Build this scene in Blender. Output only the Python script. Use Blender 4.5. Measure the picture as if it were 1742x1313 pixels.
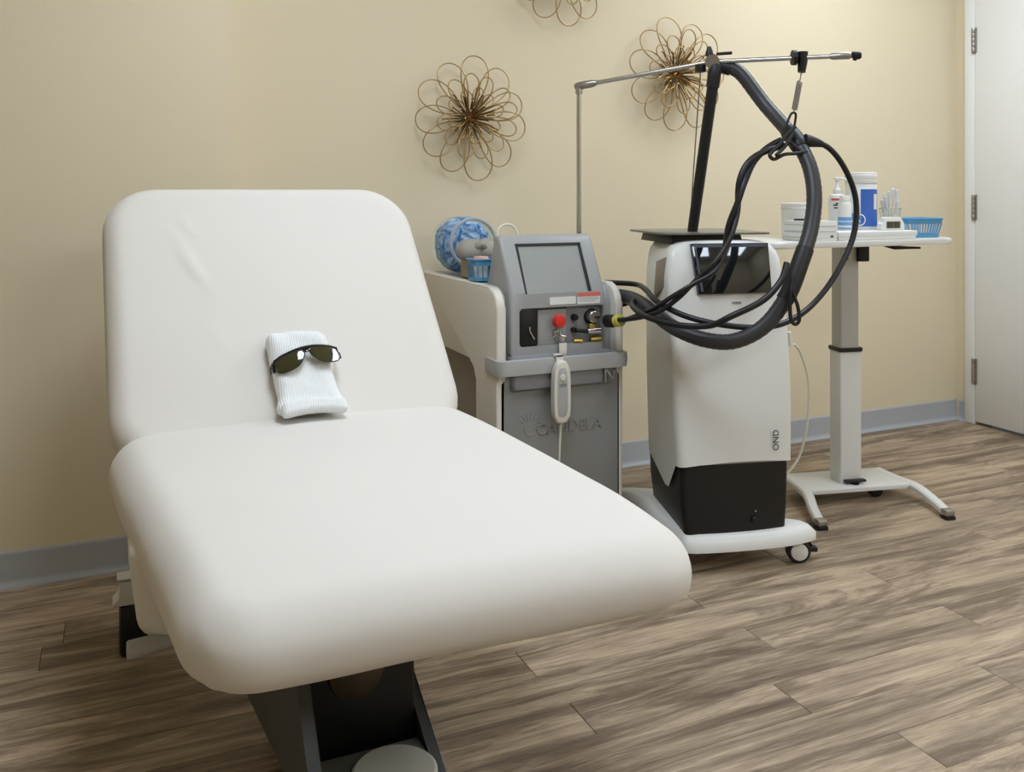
import bpy, bmesh, math, random
from mathutils import Vector, Matrix, noise
random.seed(7)
PI = math.pi
for o in list(bpy.data.objects): bpy.data.objects.remove(o)
SC = bpy.context.scene
COL = SC.collection

# ------------------------------------------------------------------ camera, world, exposure
cd = bpy.data.cameras.new('camera'); cam = bpy.data.objects.new('camera', cd); COL.objects.link(cam)
cam.location = (0, 0, 1.13); cam.rotation_euler = (PI/2, 0, -math.radians(23.95))
cd.sensor_width = 36.0; cd.lens = 31.45; cd.shift_y = -0.1874; cd.clip_start = 0.05
SC.camera = cam
wd = bpy.data.worlds.new('world'); SC.world = wd; wd.use_nodes = True
wd.node_tree.nodes['Background'].inputs[0].default_value = (0.9, 0.95, 1, 1)
wd.node_tree.nodes['Background'].inputs[1].default_value = 0.05
SC.view_settings.view_transform = 'Standard'; SC.view_settings.look = 'None'
SC.view_settings.gamma = 1.0; SC.view_settings.use_curve_mapping = False
SC.view_settings.exposure = 0.0
PANEL_STRENGTH = 14.8
PANELS = [(0.55, 1.5), (2.8, 2.1), (3.0, -1.2), (1.6, -1.2)]      # centres of the ceiling light panels

# ------------------------------------------------------------------ helpers
def lin(c):
    c = c/255.0
    return c/12.92 if c <= 0.04045 else ((c+0.055)/1.055)**2.4
def rgb(c): return (lin(c[0]), lin(c[1]), lin(c[2]), 1)

MATS = {}
def mat(name, c, rough=0.5, metal=0.0, var=0.04, vscale=6.0, bump=0.0, bscale=200.0, coat=0.0, trans=0.0, alpha=1.0, ior=1.45, emit=0, sheen=0):
    """principled material whose colour, roughness and relief are broken up by noise"""
    if name in MATS: return MATS[name]
    m = bpy.data.materials.new(name); m.use_nodes = True
    nt = m.node_tree; N = nt.nodes; L = nt.links
    b = N['Principled BSDF']
    b.inputs['Roughness'].default_value = rough; b.inputs['Metallic'].default_value = metal
    b.inputs['IOR'].default_value = ior
    if coat: b.inputs['Coat Weight'].default_value = coat
    if trans: b.inputs['Transmission Weight'].default_value = trans
    if alpha < 1: b.inputs['Alpha'].default_value = alpha
    if sheen: b.inputs['Sheen Weight'].default_value = sheen
    tc = N.new('ShaderNodeTexCoord')
    nz = N.new('ShaderNodeTexNoise'); nz.inputs['Scale'].default_value = vscale; nz.inputs['Detail'].default_value = 4
    L.new(tc.outputs['Object'], nz.inputs['Vector'])
    mx = N.new('ShaderNodeMix'); mx.data_type = 'RGBA'
    base = rgb(c)
    mx.inputs[6].default_value = tuple(max(0, v*(1-var)) for v in base[:3])+(1,)
    mx.inputs[7].default_value = tuple(min(1, v*(1+var)) for v in base[:3])+(1,)
    L.new(nz.outputs['Fac'], mx.inputs[0]); L.new(mx.outputs[2], b.inputs['Base Color'])
    if emit:
        L.new(mx.outputs[2], b.inputs['Emission Color']); b.inputs['Emission Strength'].default_value = emit
    if bump:
        n2 = N.new('ShaderNodeTexNoise'); n2.inputs['Scale'].default_value = bscale; n2.inputs['Detail'].default_value = 3
        L.new(tc.outputs['Object'], n2.inputs['Vector'])
        bp = N.new('ShaderNodeBump'); bp.inputs['Strength'].default_value = bump; bp.inputs['Distance'].default_value = 0.002
        L.new(n2.outputs['Fac'], bp.inputs['Height']); L.new(bp.outputs['Normal'], b.inputs['Normal'])
    MATS[name] = m
    return m

def tangent_frames(pts, closed=False):
    n = len(pts); T = []
    for i in range(n):
        a = pts[(i-1) % n] if (closed or i > 0) else pts[i]
        b = pts[(i+1) % n] if (closed or i < n-1) else pts[i]
        t = (b-a); T.append(t.normalized() if t.length > 1e-9 else Vector((0, 0, 1)))
    up = Vector((0, 0, 1)) if abs(T[0].z) < 0.9 else Vector((1, 0, 0))
    nrm = (up - T[0]*up.dot(T[0])).normalized(); F = []
    for i in range(n):
        nrm = (nrm - T[i]*nrm.dot(T[i]))
        nrm = nrm.normalized() if nrm.length > 1e-6 else T[i].orthogonal().normalized()
        F.append((nrm.copy(), T[i].cross(nrm)))
    return F

def smooth_path(pts, sub=6, closed=False):
    P = [Vector(p) for p in pts]; n = len(P); out = []
    rng = range(n) if closed else range(n-1)
    for i in rng:
        p0 = P[(i-1) % n] if (closed or i > 0) else P[i]*2-P[i+1]
        p1 = P[i]; p2 = P[(i+1) % n]
        p3 = P[(i+2) % n] if (closed or i+2 < n) else P[i+1]*2-P[i]
        for k in range(sub):
            t = k/sub
            out.append(0.5*((2*p1)+(p2-p0)*t+(2*p0-5*p1+4*p2-p3)*t*t+(3*p1-p0-3*p2+p3)*t*t*t))
    if not closed: out.append(P[-1])
    return out

class MB:
    def __init__(self): self.bm = bmesh.new()
    def _face(self, vs):
        try: return self.bm.faces.new(vs)
        except ValueError: return None
    def rings(self, rings, close_u=True, cap0=True, cap1=True, loop=False):
        R = [[self.bm.verts.new(p) for p in r] for r in rings]
        m = len(R[0]); pairs = list(zip(R, R[1:])) + ([(R[-1], R[0])] if loop else [])
        for a, b in pairs:
            for i in range(m if close_u else m-1):
                j = (i+1) % m
                self._face([a[i], a[j], b[j], b[i]])
        if not loop:
            if cap0: self._face(R[0][::-1])
            if cap1: self._face(R[-1])
        return self
    def tube(self, pts, r, n=10, closed=False, caps=True):
        P = [Vector(p) for p in pts]; F = tangent_frames(P, closed); rs = []
        for i, p in enumerate(P):
            rr = r[i] if isinstance(r, (list, tuple)) else r
            rs.append([p + (F[i][0]*math.cos(2*PI*k/n) + F[i][1]*math.sin(2*PI*k/n))*rr for k in range(n)])
        return self.rings(rs, cap0=caps, cap1=caps, loop=closed)
    def rod(self, a, b, r, n=12): return self.tube([a, b], r, n)
    def lathe(self, prof, n=28, c=(0, 0, 0), axis='z', caps=True):
        rs = []
        for (r, h) in prof:
            ring = []
            for k in range(n):
                x, y = r*math.cos(2*PI*k/n), r*math.sin(2*PI*k/n)
                q = (x, y, h) if axis == 'z' else ((h, x, y) if axis == 'x' else (y, h, x))
                ring.append(Vector(q)+Vector(c))
            rs.append(ring)
        return self.rings(rs, cap0=caps, cap1=caps)
    def box(self, lo, hi, bev=0.0, seg=2, M=None):
        lo = Vector(lo); hi = Vector(hi); s = hi-lo
        r = bmesh.ops.create_cube(self.bm, size=1.0)
        vs = r['verts']
        for v in vs: v.co = Vector((v.co.x*s.x, v.co.y*s.y, v.co.z*s.z)) + (lo+hi)/2
        if bev > 0:
            es = list({e for v in vs for e in v.link_edges})
            g = bmesh.ops.bevel(self.bm, geom=es, offset=min(bev, 0.49*min(s)), segments=seg, affect='EDGES', profile=0.5)
            vs = list({v for f in g['faces'] for v in f.verts} | {v for v in vs if v.is_valid})
        if M is not None:
            for v in vs: v.co = M @ v.co
        return self
    def prism(self, poly, axis, lo, hi, bev=0.0, seg=2):
        """poly in the two remaining axes (x: y,z / y: x,z / z: x,y), extruded from lo to hi"""
        def put(p, h): return (h, p[0], p[1]) if axis == 'x' else ((p[0], h, p[1]) if axis == 'y' else (p[0], p[1], h))
        a = [self.bm.verts.new(put(p, lo)) for p in poly]; b = [self.bm.verts.new(put(p, hi)) for p in poly]
        m = len(poly); fs = []
        for i in range(m):
            j = (i+1) % m; fs.append(self._face([a[i], a[j], b[j], b[i]]))
        f0 = self._face(a[::-1]); f1 = self._face(b)
        if bev > 0:
            es = list(set(f0.edges) | set(f1.edges))
            bmesh.ops.bevel(self.bm, geom=es, offset=bev, segments=seg, affect='EDGES', profile=0.5)
        return self
    def xf(self, M):
        bmesh.ops.transform(self.bm, matrix=M, verts=self.bm.verts); return self
    def mesh(self, name, m, sharp=35):
        bmesh.ops.recalc_face_normals(self.bm, faces=self.bm.faces)
        me = bpy.data.meshes.new(name); self.bm.to_mesh(me); self.bm.free()
        me.materials.append(m)
        for p in me.polygons: p.use_smooth = True
        me.set_sharp_from_angle(angle=math.radians(sharp))
        return me
    def build(self, name, m, parent=None, sharp=35):
        return link(name, self.mesh(name, m, sharp), parent)

def link(name, data, parent=None):
    o = bpy.data.objects.new(name, data); COL.objects.link(o)
    if parent is not None: o.parent = parent
    return o
def thing(name, label, cat, loc=(0, 0, 0), rz=0, group=None):
    o = bpy.data.objects.new(name, None); COL.objects.link(o); o.empty_display_size = 0.05
    o.location = loc; o.rotation_euler = (0, 0, rz); o['label'] = label; o['category'] = cat
    if group: o['group'] = group
    return o
def tag(o, label, cat, group=None):
    o['label'] = label; o['category'] = cat
    if group: o['group'] = group
    return o
def lab(o, label): o['label'] = label; return o
def struct(o): o['kind'] = 'structure'; return o

def boolean(o, cutters):
    """subtract cutter builders from a mesh object, keep the result as plain mesh data"""
    temps = []
    for c in cutters:
        k = c.build('cutter_temp', o.data.materials[0]); k.parent = o.parent; temps.append(k)
        md = o.modifiers.new('b', 'BOOLEAN'); md.operation = 'DIFFERENCE'; md.object = k; md.solver = 'EXACT'
    bpy.context.view_layer.update()
    dg = bpy.context.evaluated_depsgraph_get()
    me = bpy.data.meshes.new_from_object(o.evaluated_get(dg))
    o.modifiers.clear(); o.data = me
    for k in temps: bpy.data.objects.remove(k)
    for p in me.polygons: p.use_smooth = True
    me.set_sharp_from_angle(angle=math.radians(35))
    return o

def text_mesh(s, size, ext, name, m, parent, M):
    cu = bpy.data.curves.new(name, 'FONT'); cu.body = s; cu.size = size; cu.extrude = ext; cu.align_x = 'CENTER'; cu.align_y = 'CENTER'
    t = bpy.data.objects.new('t', cu); COL.objects.link(t); bpy.context.view_layer.update()
    me = bpy.data.meshes.new_from_object(t.evaluated_get(bpy.context.evaluated_depsgraph_get()))
    bpy.data.objects.remove(t); me.transform(M); me.materials.clear(); me.materials.append(m)
    return link(name, me, parent)

def rrect(x0, x1, y0, y1, r, n=6):
    """rounded rectangle outline, counter-clockwise; r is one radius or four (x0y0, x1y0, x1y1, x0y1)"""
    rr = r if isinstance(r, (list, tuple)) else [r]*4
    C = [(x0+rr[0], y0+rr[0], PI), (x1-rr[1], y0+rr[1], 1.5*PI), (x1-rr[2], y1-rr[2], 0), (x0+rr[3], y1-rr[3], 0.5*PI)]
    out = []
    for (cx, cy, a0), q in zip(C, rr):
        for k in range(n+1):
            a = a0+0.5*PI*k/n; out.append((cx+q*math.cos(a), cy+q*math.sin(a)))
    return out

def cushion(w, l, rc, h, re, fn, seg=8, dens=0.02, step=0.018, low=None):
    """padded slab: rounded outline w x l, height h, edge radius re; every point goes through fn(x,y,z,inside)"""
    def outline(ins):
        hw, hl = w/2-ins, l/2-ins; r = max(rc-ins, 0.0005)
        r = min(r, hw*0.999, hl*0.999)
        pts = []
        for (cx, cy, a0) in ((hw-r, -hl+r, -PI/2), (hw-r, hl-r, 0), (-hw+r, hl-r, PI/2), (-hw+r, -hl+r, PI)):
            for k in range(NA+1):
                a = a0+0.5*PI*k/NA; pts.append((cx+r*math.cos(a), cy+r*math.sin(a)))
            nxt = {0: 'y', 1: 'x', 2: 'y', 3: 'x'}
        out = []
        corners = [pts[i*(NA+1):(i+1)*(NA+1)] for i in range(4)]
        for i in range(4):
            out += corners[i]
            a = corners[i][-1]; b = corners[(i+1) % 4][0]
            ns = NS[i]
            out += [(a[0]+(b[0]-a[0])*k/ns, a[1]+(b[1]-a[1])*k/ns) for k in range(1, ns)]
        return out
    NA = 8; NS = [int(l/dens), int(w/dens), int(l/dens), int(w/dens)]
    low = re if low is None else low
    rings = [[(x, y, 0) for x, y in outline(low)]]
    for k in range(1, seg+1):
        a = 0.5*PI*k/seg
        rings.append([(x, y, low*(1-math.cos(a))) for x, y in outline(low*(1-math.sin(a)))])
    for k in range(0, seg+1):
        a = 0.5*PI*k/seg
        rings.append([(x, y, h-re*(1-math.sin(a))) for x, y in outline(re*(1-math.cos(a)))])
    ins = re+step; lim = min(w, l)/2-0.004
    while ins < lim:
        rings.append([(x, y, h) for x, y in outline(ins)]); ins += step
    rings.append([(x, y, h) for x, y in outline(lim)])
    mb = MB()
    mb.rings([[Vector(fn(x, y, z)) for x, y, z in r] for r in rings])
    return mb

# ------------------------------------------------------------------ materials
M_wall = mat('wall_paint', (226, 212, 182), 0.75, var=0.02, vscale=2.0, bump=0.12, bscale=260)
M_ceil = mat('ceiling_tile', (232, 230, 224), 0.85, bump=0.3, bscale=120)
M_base = mat('vinyl_cove_base', (172, 175, 178), 0.38, var=0.03)
M_door = mat('door_paint', (240, 240, 237), 0.4, var=0.01, bump=0.05, bscale=40)
M_sub = mat('subfloor', (40, 32, 26), 0.9)
M_fab = mat('white_stretch_cover', (222, 217, 209), 0.82, var=0.012, vscale=3, bump=0.10, bscale=900, sheen=0.15)
M_knit = mat('white_knit', (234, 235, 234), 0.9, var=0.02, bump=0.6, bscale=420)
M_gmetal = mat('dark_grey_steel', (74, 75, 74), 0.6, 0.1)
M_blackm = mat('black_steel', (22, 22, 23), 0.5)
M_pl_grey = mat('grey_plastic_lever', (176, 176, 172), 0.4)
M_lgrey = mat('laser_grey_plastic', (162, 163, 162), 0.42, var=0.02, bump=0.06, bscale=700)
M_lgrey2 = mat('laser_front_panel_grey', (140, 140, 138), 0.45, var=0.03, bump=0.06, bscale=700)
M_lcream = mat('laser_cream_shell', (222, 217, 206), 0.42, var=0.02)
M_ldark = mat('laser_side_recess', (140, 132, 120), 0.6)
M_bump = mat('bumper_light_grey', (178, 179, 178), 0.4)
M_wht = mat('white_plastic', (226, 226, 222), 0.35, var=0.012)
M_wht2 = mat('white_enamel', (224, 224, 220), 0.3, var=0.012)
M_greyshell = mat('warm_grey_grille', (150, 138, 124), 0.5)
M_black = mat('black_plastic', (20, 20, 21), 0.42, var=0.1)
M_rub = mat('black_rubber', (30, 30, 32), 0.5, var=0.12, bump=0.1, bscale=150)
M_hose = mat('grey_black_corrugated_hose', (56, 56, 59), 0.42, var=0.12, vscale=14)
M_cable = mat('black_cable', (24, 24, 28), 0.38, var=0.15)
M_chrome = mat('brushed_chrome', (205, 205, 205), 0.22, 1.0, bump=0.03)
M_steel = mat('satin_steel', (176, 174, 170), 0.35, 1.0)
M_screen = mat('lcd_grey_off', (150, 152, 147), 0.5, var=0.06, vscale=9)
M_screen_b = mat('black_glass_screen', (26, 27, 30), 0.06, var=0.05, coat=0.6)
M_red = mat('red_button', (214, 52, 48), 0.35)
M_brass = mat('brass', (196, 170, 84), 0.3, 0.9)
M_yel = mat('yellow_tape', (206, 200, 96), 0.6)
M_lab_w = mat('paper_label_white', (232, 232, 228), 0.55)
M_lab_r = mat('label_red', (220, 120, 104), 0.55)
M_lab_g = mat('label_print_grey', (140, 140, 140), 0.6)
M_gold = mat('champagne_gold_wire', (176, 148, 100), 0.3, 0.8, var=0.15, vscale=20)
M_goldl = mat('gold_beads', (206, 176, 120), 0.28, 0.95)
M_blue = mat('label_blue', (62, 104, 188), 0.45)
M_blue2 = mat('label_light_blue', (110, 160, 214), 0.45)
M_bask = mat('translucent_blue_plastic', (96, 168, 212), 0.3, trans=0.25, alpha=1)
M_paper = mat('white_cardboard', (228, 228, 224), 0.6)
M_paperg = mat('grey_print_stripe', (186, 188, 190), 0.6)
M_beigebox = mat('beige_cardboard', (176, 160, 132), 0.7)
M_clear = mat('clear_plastic', (240, 246, 250), 0.06, trans=1.0, ior=1.12)
M_lcd = mat('lcd_olive', (92, 92, 74), 0.3)
M_lcdd = mat('lcd_digits', (36, 38, 30), 0.4)
M_lens = mat('smoked_green_lens', (52, 50, 22), 0.05, var=0.05, coat=1.0)
M_frame = mat('black_gloss_frame', (18, 17, 20), 0.12, coat=0.6)
M_ggrey = mat('grey_silicone', (158, 152, 142), 0.5)
M_pink = mat('pale_pink_cap', (222, 178, 160), 0.5)
M_pole = mat('black_pole_paint', (22, 22, 24), 0.4)
M_tray = mat('smoked_tray', (108, 106, 102), 0.25)
M_cord = mat('ivory_cord', (222, 218, 200), 0.5)
M_txt = mat('dark_print', (70, 70, 70), 0.6)
M_redt = mat('red_print', (196, 96, 96), 0.6)
M_wood_dome = mat('motor_housing', (86, 74, 56), 0.4, 0.5)

def cloth_blue():
    m = mat('crumpled_blue_cloth', (120, 158, 206), 0.7)
    nt = m.node_tree; N = nt.nodes; L = nt.links
    mx = [n for n in N if n.type == 'MIX'][0]; nz = [n for n in N if n.type == 'TEX_NOISE'][0]
    nz.inputs['Scale'].default_value = 17; nz.inputs['Distortion'].default_value = 3.0
    rp = N.new('ShaderNodeValToRGB')
    rp.color_ramp.elements[0].position = 0.36; rp.color_ramp.elements[0].color = rgb((74, 112, 166))
    rp.color_ramp.elements[1].position = 0.66; rp.color_ramp.elements[1].color = rgb((214, 230, 244))
    e = rp.color_ramp.elements.new(0.5); e.color = rgb((136, 180, 226))
    L.new(nz.outputs['Fac'], rp.inputs[0]); L.new(rp.outputs[0], N['Principled BSDF'].inputs['Base Color'])
    return m
M_cloth = cloth_blue()

def ribbed(m, sc, strength, axis=0):
    """adds knitted rib relief along one object axis"""
    nt = m.node_tree; N = nt.nodes; L = nt.links
    tc = [n for n in N if n.type == 'TEX_COORD'][0]
    wv = N.new('ShaderNodeTexWave'); wv.inputs['Scale'].default_value = sc; wv.inputs['Distortion'].default_value = 0.6
    wv.bands_direction = 'XYZ'[axis]
    L.new(tc.outputs['Object'], wv.inputs['Vector'])
    bp = N.new('ShaderNodeBump'); bp.inputs['Strength'].default_value = strength; bp.inputs['Distance'].default_value = 0.002
    L.new(wv.outputs['Fac'], bp.inputs['Height'])
    old = N['Principled BSDF'].inputs['Normal'].links
    if old: L.new(old[0].from_socket, bp.inputs['Normal'])
    L.new(bp.outputs['Normal'], N['Principled BSDF'].inputs['Normal'])
ribbed(M_knit, 60, 0.35)

def plank_material():
    m = bpy.data.materials.new('weathered_oak_plank'); m.use_nodes = True
    nt = m.node_tree; N = nt.nodes; L = nt.links; b = N['Principled BSDF']
    tc = N.new('ShaderNodeTexCoord'); oi = N.new('ShaderNodeObjectInfo')
    mul = N.new('ShaderNodeMath'); mul.operation = 'MULTIPLY'; mul.inputs[1].default_value = 137.0
    L.new(oi.outputs['Random'], mul.inputs[0])
    cmb = N.new('ShaderNodeCombineXYZ'); L.new(mul.outputs[0], cmb.inputs[0]); L.new(mul.outputs[0], cmb.inputs[1])
    add = N.new('ShaderNodeVectorMath'); add.operation = 'ADD'
    L.new(tc.outputs['Object'], add.inputs[0]); L.new(cmb.outputs[0], add.inputs[1])
    def nz(sx, sy, detail, dist=0.0, rough=0.6):
        mp = N.new('ShaderNodeMapping'); mp.inputs['Scale'].default_value = (sx, sy, 1)
        L.new(add.outputs[0], mp.inputs['Vector'])
        t = N.new('ShaderNodeTexNoise'); t.inputs['Scale'].default_value = 1; t.inputs['Detail'].default_value = detail
        t.inputs['Distortion'].default_value = dist; t.inputs['Roughness'].default_value = rough
        L.new(mp.outputs[0], t.inputs['Vector']); return t
    def ramp(src, stops):
        r = N.new('ShaderNodeValToRGB'); el = r.color_ramp.elements
        el[0].position, el[0].color = stops[0]; el[1].position, el[1].color = stops[-1]
        for p, c in stops[1:-1]:
            e = el.new(p); e.color = c
        L.new(src, r.inputs[0]); return r
    g = nz(2.0, 26, 6, 0.5)
    base = ramp(g.outputs['Fac'], [(0.30, rgb((150, 130, 110))), (0.5, rgb((185, 163, 138))), (0.72, rgb((212, 190, 159)))])
    d = nz(1.15, 10, 8, 1.1, 0.72)
    dm = ramp(d.outputs['Fac'], [(0.46, (0, 0, 0, 1)), (0.55, (0.6, 0.6, 0.6, 1)), (0.70, (1, 1, 1, 1))])
    fine = nz(8, 130, 4, 0.2, 0.7)
    fm = ramp(fine.outputs['Fac'], [(0.42, (0.72, 0.70, 0.68, 1)), (0.58, (1, 1, 1, 1))])
    mx = N.new('ShaderNodeMix'); mx.data_type = 'RGBA'; mx.inputs[7].default_value = rgb((96, 76, 60))
    L.new(dm.outputs[0], mx.inputs[0]); L.new(base.outputs[0], mx.inputs[6])
    m2 = N.new('ShaderNodeMix'); m2.data_type = 'RGBA'; m2.blend_type = 'MULTIPLY'; m2.inputs[0].default_value = 0.8
    L.new(mx.outputs[2], m2.inputs[6]); L.new(fm.outputs[0], m2.inputs[7])
    # thin dark cracks running with the grain
    ck = nz(2.4, 48, 7, 0.8, 0.75)
    cm = ramp(ck.outputs['Fac'], [(0.60, (0, 0, 0, 1)), (0.70, (0.75, 0.75, 0.75, 1))])
    m2b = N.new('ShaderNodeMix'); m2b.data_type = 'RGBA'; m2b.inputs[7].default_value = rgb((66, 50, 39))
    L.new(cm.outputs[0], m2b.inputs[0]); L.new(m2.outputs[2], m2b.inputs[6])
    # plank to plank tone
    tone = N.new('ShaderNodeMapRange'); tone.inputs[3].default_value = 0.86; tone.inputs[4].default_value = 1.08
    L.new(oi.outputs['Random'], tone.inputs[0])
    m3 = N.new('ShaderNodeVectorMath'); m3.operation = 'SCALE'
    L.new(m2b.outputs[2], m3.inputs[0]); L.new(tone.outputs[0], m3.inputs['Scale'])
    L.new(m3.outputs[0], b.inputs['Base Color'])
    b.inputs['Roughness'].default_value = 0.48
    bp = N.new('ShaderNodeBump'); bp.inputs['Strength'].default_value = 0.25; bp.inputs['Distance'].default_value = 0.001
    L.new(fine.outputs['Fac'], bp.inputs['Height']); L.new(bp.outputs['Normal'], b.inputs['Normal'])
    return m
M_plank = plank_material()

# ------------------------------------------------------------------ the room
XL, XR, YF, YB, ZC = -2.2, 3.874, -2.6, 3.21, 2.74
XJ, YJ = 0.334, 2.944                       # the wall steps forward left of here
T = 0.12
floor = struct(MB().box((XL, YF, -0.1), (XR, YB, -0.004)).build('floor', M_sub))
PW, PL = 0.1255, 1.154
seam = {0: 1.50, 1: 1.892, 2: 1.388, 3: 2.077, 4: 1.50, 5: 2.058, 6: 1.474, 7: 1.88, 8: 2.96, 9: -0.165}
shared = {}
r = int(math.floor((YF-1.264)/PW))
while 1.264+r*PW < YB:
    y0, y1 = max(1.264+r*PW, YF), min(1.264+(r+1)*PW, YB)
    s0 = seam.get(r, random.uniform(0, PL)); x = s0-math.ceil((s0-XL)/PL)*PL
    while x < XR:
        a, b = max(x, XL), min(x+PL, XR); x += PL
        if b-a < 0.02: continue
        key = (round(b-a, 4), round(y1-y0, 4))
        if key not in shared:
            shared[key] = MB().box((-(b-a)/2+0.0006, -(y1-y0)/2+0.0004, -0.004), ((b-a)/2-0.0006, (y1-y0)/2-0.0004, 0), 0.0009, 1).mesh('plank', M_plank)
        p = link('plank', shared[key], floor); p.location = ((a+b)/2, (y0+y1)/2, random.uniform(-0.0003, 0))
    r += 1

struct(MB().box((XJ, YB, -0.1), (XR+T, YB+T, ZC)).build('wall_back', M_wall))
struct(MB().box((XL-T, YJ, -0.1), (XJ, YB+T, ZC)).build('wall_corner', M_wall))
struct(MB().box((XL-T, YF-T, -0.1), (XL, YJ, ZC)).build('wall_left', M_wall))
struct(MB().box((XL, YF-T, -0.1), (XR+T, YF, ZC)).build('wall_front', M_wall))
DY0, DY1, DZ = 2.19, 3.098, 2.13            # doorway in the right wall
wr = MB(); wr.box((XR, YF, -0.1), (XR+T, DY0, ZC)); wr.box((XR, DY1, -0.1), (XR+T, YB, ZC)); wr.box((XR, DY0, DZ), (XR+T, DY1, ZC))
struct(wr.build('wall_right', M_wall))
ceil = struct(MB().box((XL-T, YF-T, ZC), (XR+T, YB+T, ZC+0.08)).build('ceiling', M_ceil))
M_panel = mat('light_panel_diffuser', (229, 241, 255), 0.5, var=0.0, emit=PANEL_STRENGTH)
for (px, py) in PANELS:
    f = MB()
    for (a, b) in (((-0.32, -0.62), (0.32, -0.60)), ((-0.32, 0.60), (0.32, 0.62)), ((-0.32, -0.6), (-0.30, 0.6)), ((0.30, -0.6), (0.32, 0.6))):
        f.box((px+a[0], py+a[1], ZC-0.02), (px+b[0], py+b[1], ZC))
    fr = f.build('panel_frame', M_wht2, ceil)
    MB().box((px-0.30, py-0.60, ZC-0.012), (px+0.30, py+0.60, ZC-0.004)).build('light_panel', M_panel, ceil)

def cove(name, p0, p1, nrm):
    """vinyl cove base: thin sheet with a rounded top and a toe that flares onto the floor"""
    prof = [(0.0005, 0), (0.022, 0), (0.0215, 0.003), (0.014, 0.006), (0.0085, 0.012), (0.006, 0.02), (0.0055, 0.09), (0.0045, 0.0975), (0.0025, 0.100), (0.0005, 0.100)]
    nv = Vector(nrm); mb = MB()
    mb.rings([[Vector(p)+nv*a+Vector((0, 0, z)) for a, z in prof] for p in (p0, p1)])
    return struct(mb.build(name, M_base, None, 60))
cove('baseboard_back', (XJ, YB, 0), (XR, YB, 0), (0, -1, 0))
cove('baseboard_corner', (XL, YJ, 0), (XJ+0.005, YJ, 0), (0, -1, 0))
cove('baseboard_right', (XR, 3.148, 0), (XR, YB-0.022, 0), (-1, 0, 0))
cove('baseboard_left', (XL, YF, 0), (XL, YJ, 0), (1, 0, 0))

# door and its steel frame
fr = MB()
fr.box((XR-0.018, DY1-0.004, 0), (XR+0.05, 3.148, DZ+0.05), 0.004)
fr.box((XR-0.018, DY0-0.05, 0), (XR+0.05, DY0+0.004, DZ+0.05), 0.004)
fr.box((XR-0.018, DY0, DZ), (XR+0.05, DY1, DZ+0.05), 0.004)
frame = struct(fr.build('trim_1', M_door))
door = struct(MB().box((XR-0.012, DY0+0.006, 0.014), (XR+0.033, DY1-0.007, DZ-0.004), 0.002).build('door_1', M_door))
for z in (1.885, 1.066, 0.262):
    h = MB(); yk = DY1-0.004
    for k in range(5):
        h.lathe([(0.0075, z-0.06+k*0.024), (0.0078, z-0.059+k*0.024), (0.0078, z-0.038+k*0.024), (0.0075, z-0.037+k*0.024)], 12, (XR-0.022, yk, 0))
    h.box((XR-0.0195, yk, z-0.06), (XR-0.0165, yk+0.014, z+0.06)); h.box((XR-0.0185, yk-0.014, z-0.06), (XR-0.0115, yk, z+0.06))
    h.lathe([(0.004, z-0.066), (0.0055, z-0.062)], 10, (XR-0.022, yk, 0))
    h.build('hinge', M_steel, door)
# a plain darker doorway across the room gives the screens something to reflect
struct(MB().box((0.9, YF, 0.0), (1.8, YF+0.03, 2.1), 0.004).build('door_2', mat('brown_door', (96, 76, 58), 0.5)))

# ------------------------------------------------------------------ treatment bed
bed = thing('treatment_bed', 'white padded treatment bed with raised backrest and stretch cover in the foreground', 'treatment bed', (0.41, 1.65, 0))
def wrinkle(x, y):
    """fine creases of the cover on the backrest"""
    d = 0.0
    for (ax, ay, bx, by, amp, w) in ((-0.25, 0.235, -0.155, 0.0, 0.0035, 0.011), (-0.235, 0.17, -0.19, 0.06, 0.003, 0.009), (-0.22, 0.24, -0.19, 0.215, 0.003, 0.008), (-0.24, 0.27, -0.20, 0.245, 0.003, 0.008), (-0.20, -0.02, -0.13, -0.16, 0.0025, 0.011)):
        vx, vy = bx-ax, by-ay; L2 = vx*vx+vy*vy
        t = max(0, min(1, ((x-ax)*vx+(y-ay)*vy)/L2)); q = math.hypot(x-ax-vx*t, y-ay-vy*t)
        d += amp*math.exp(-(q/w)**2)*math.sin(PI*min(max(t, 0.05), 0.95))
    return d
SL, SH = 0.99, 0.135
def seat_fn(x, y, z):                       # y: foot -, head +
    t = (y+SL/2)/SL
    k = 0.93+0.05*min(1, t/0.7)
    X = x*k-0.018+0.086*(1-t); Y = 1.165+SL/2+y-1.65-x*0.03*(1-t)
    q = min(1, max(0, z/SH)); q = q*q*(3-2*q)
    crown = 0.012*(1-(2*x/0.84)**2)*q
    Z = 0.468+z+crown-0.030*q*(max(0, 0.30-t)/0.30)**2
    # gathered corner pleats at the foot
    e = max(0, min(1, (abs(x)-0.32)/0.07))*max(0, min(1, (0.13-t)/0.07))
    X += 0.0022*e*math.sin(y*330+z*30)*math.copysign(1, x)
    n = noise.noise(Vector((x*5, y*5, z*6)))*0.003
    return (X, Y, Z+n)
seat = cushion(0.84, SL, 0.10, SH, 0.068, seat_fn, 9, 0.02, 0.02, low=0.062).build('seat_cushion', M_fab, bed, 60)
UY, UZ = 0.612, 0.791
BL = 0.775
def back_fn(x, y, z):
    s = y+BL/2-0.045; h = z-0.13
    q = 0.0
    if z > 0.12: q = 0.010*(1-(2*x/0.82)**2)*(1-(2*y/BL)**2)+wrinkle(x, y)
    h += q
    n = noise.noise(Vector((x*4+7, y*4, z*6)))*0.003
    return (x*(1.0-0.02*s/0.7)-0.012-0.028*s/0.7, 2.075+UY*s-UZ*(h+n)-1.65, 0.585+UZ*s+UY*(h+n))
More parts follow.
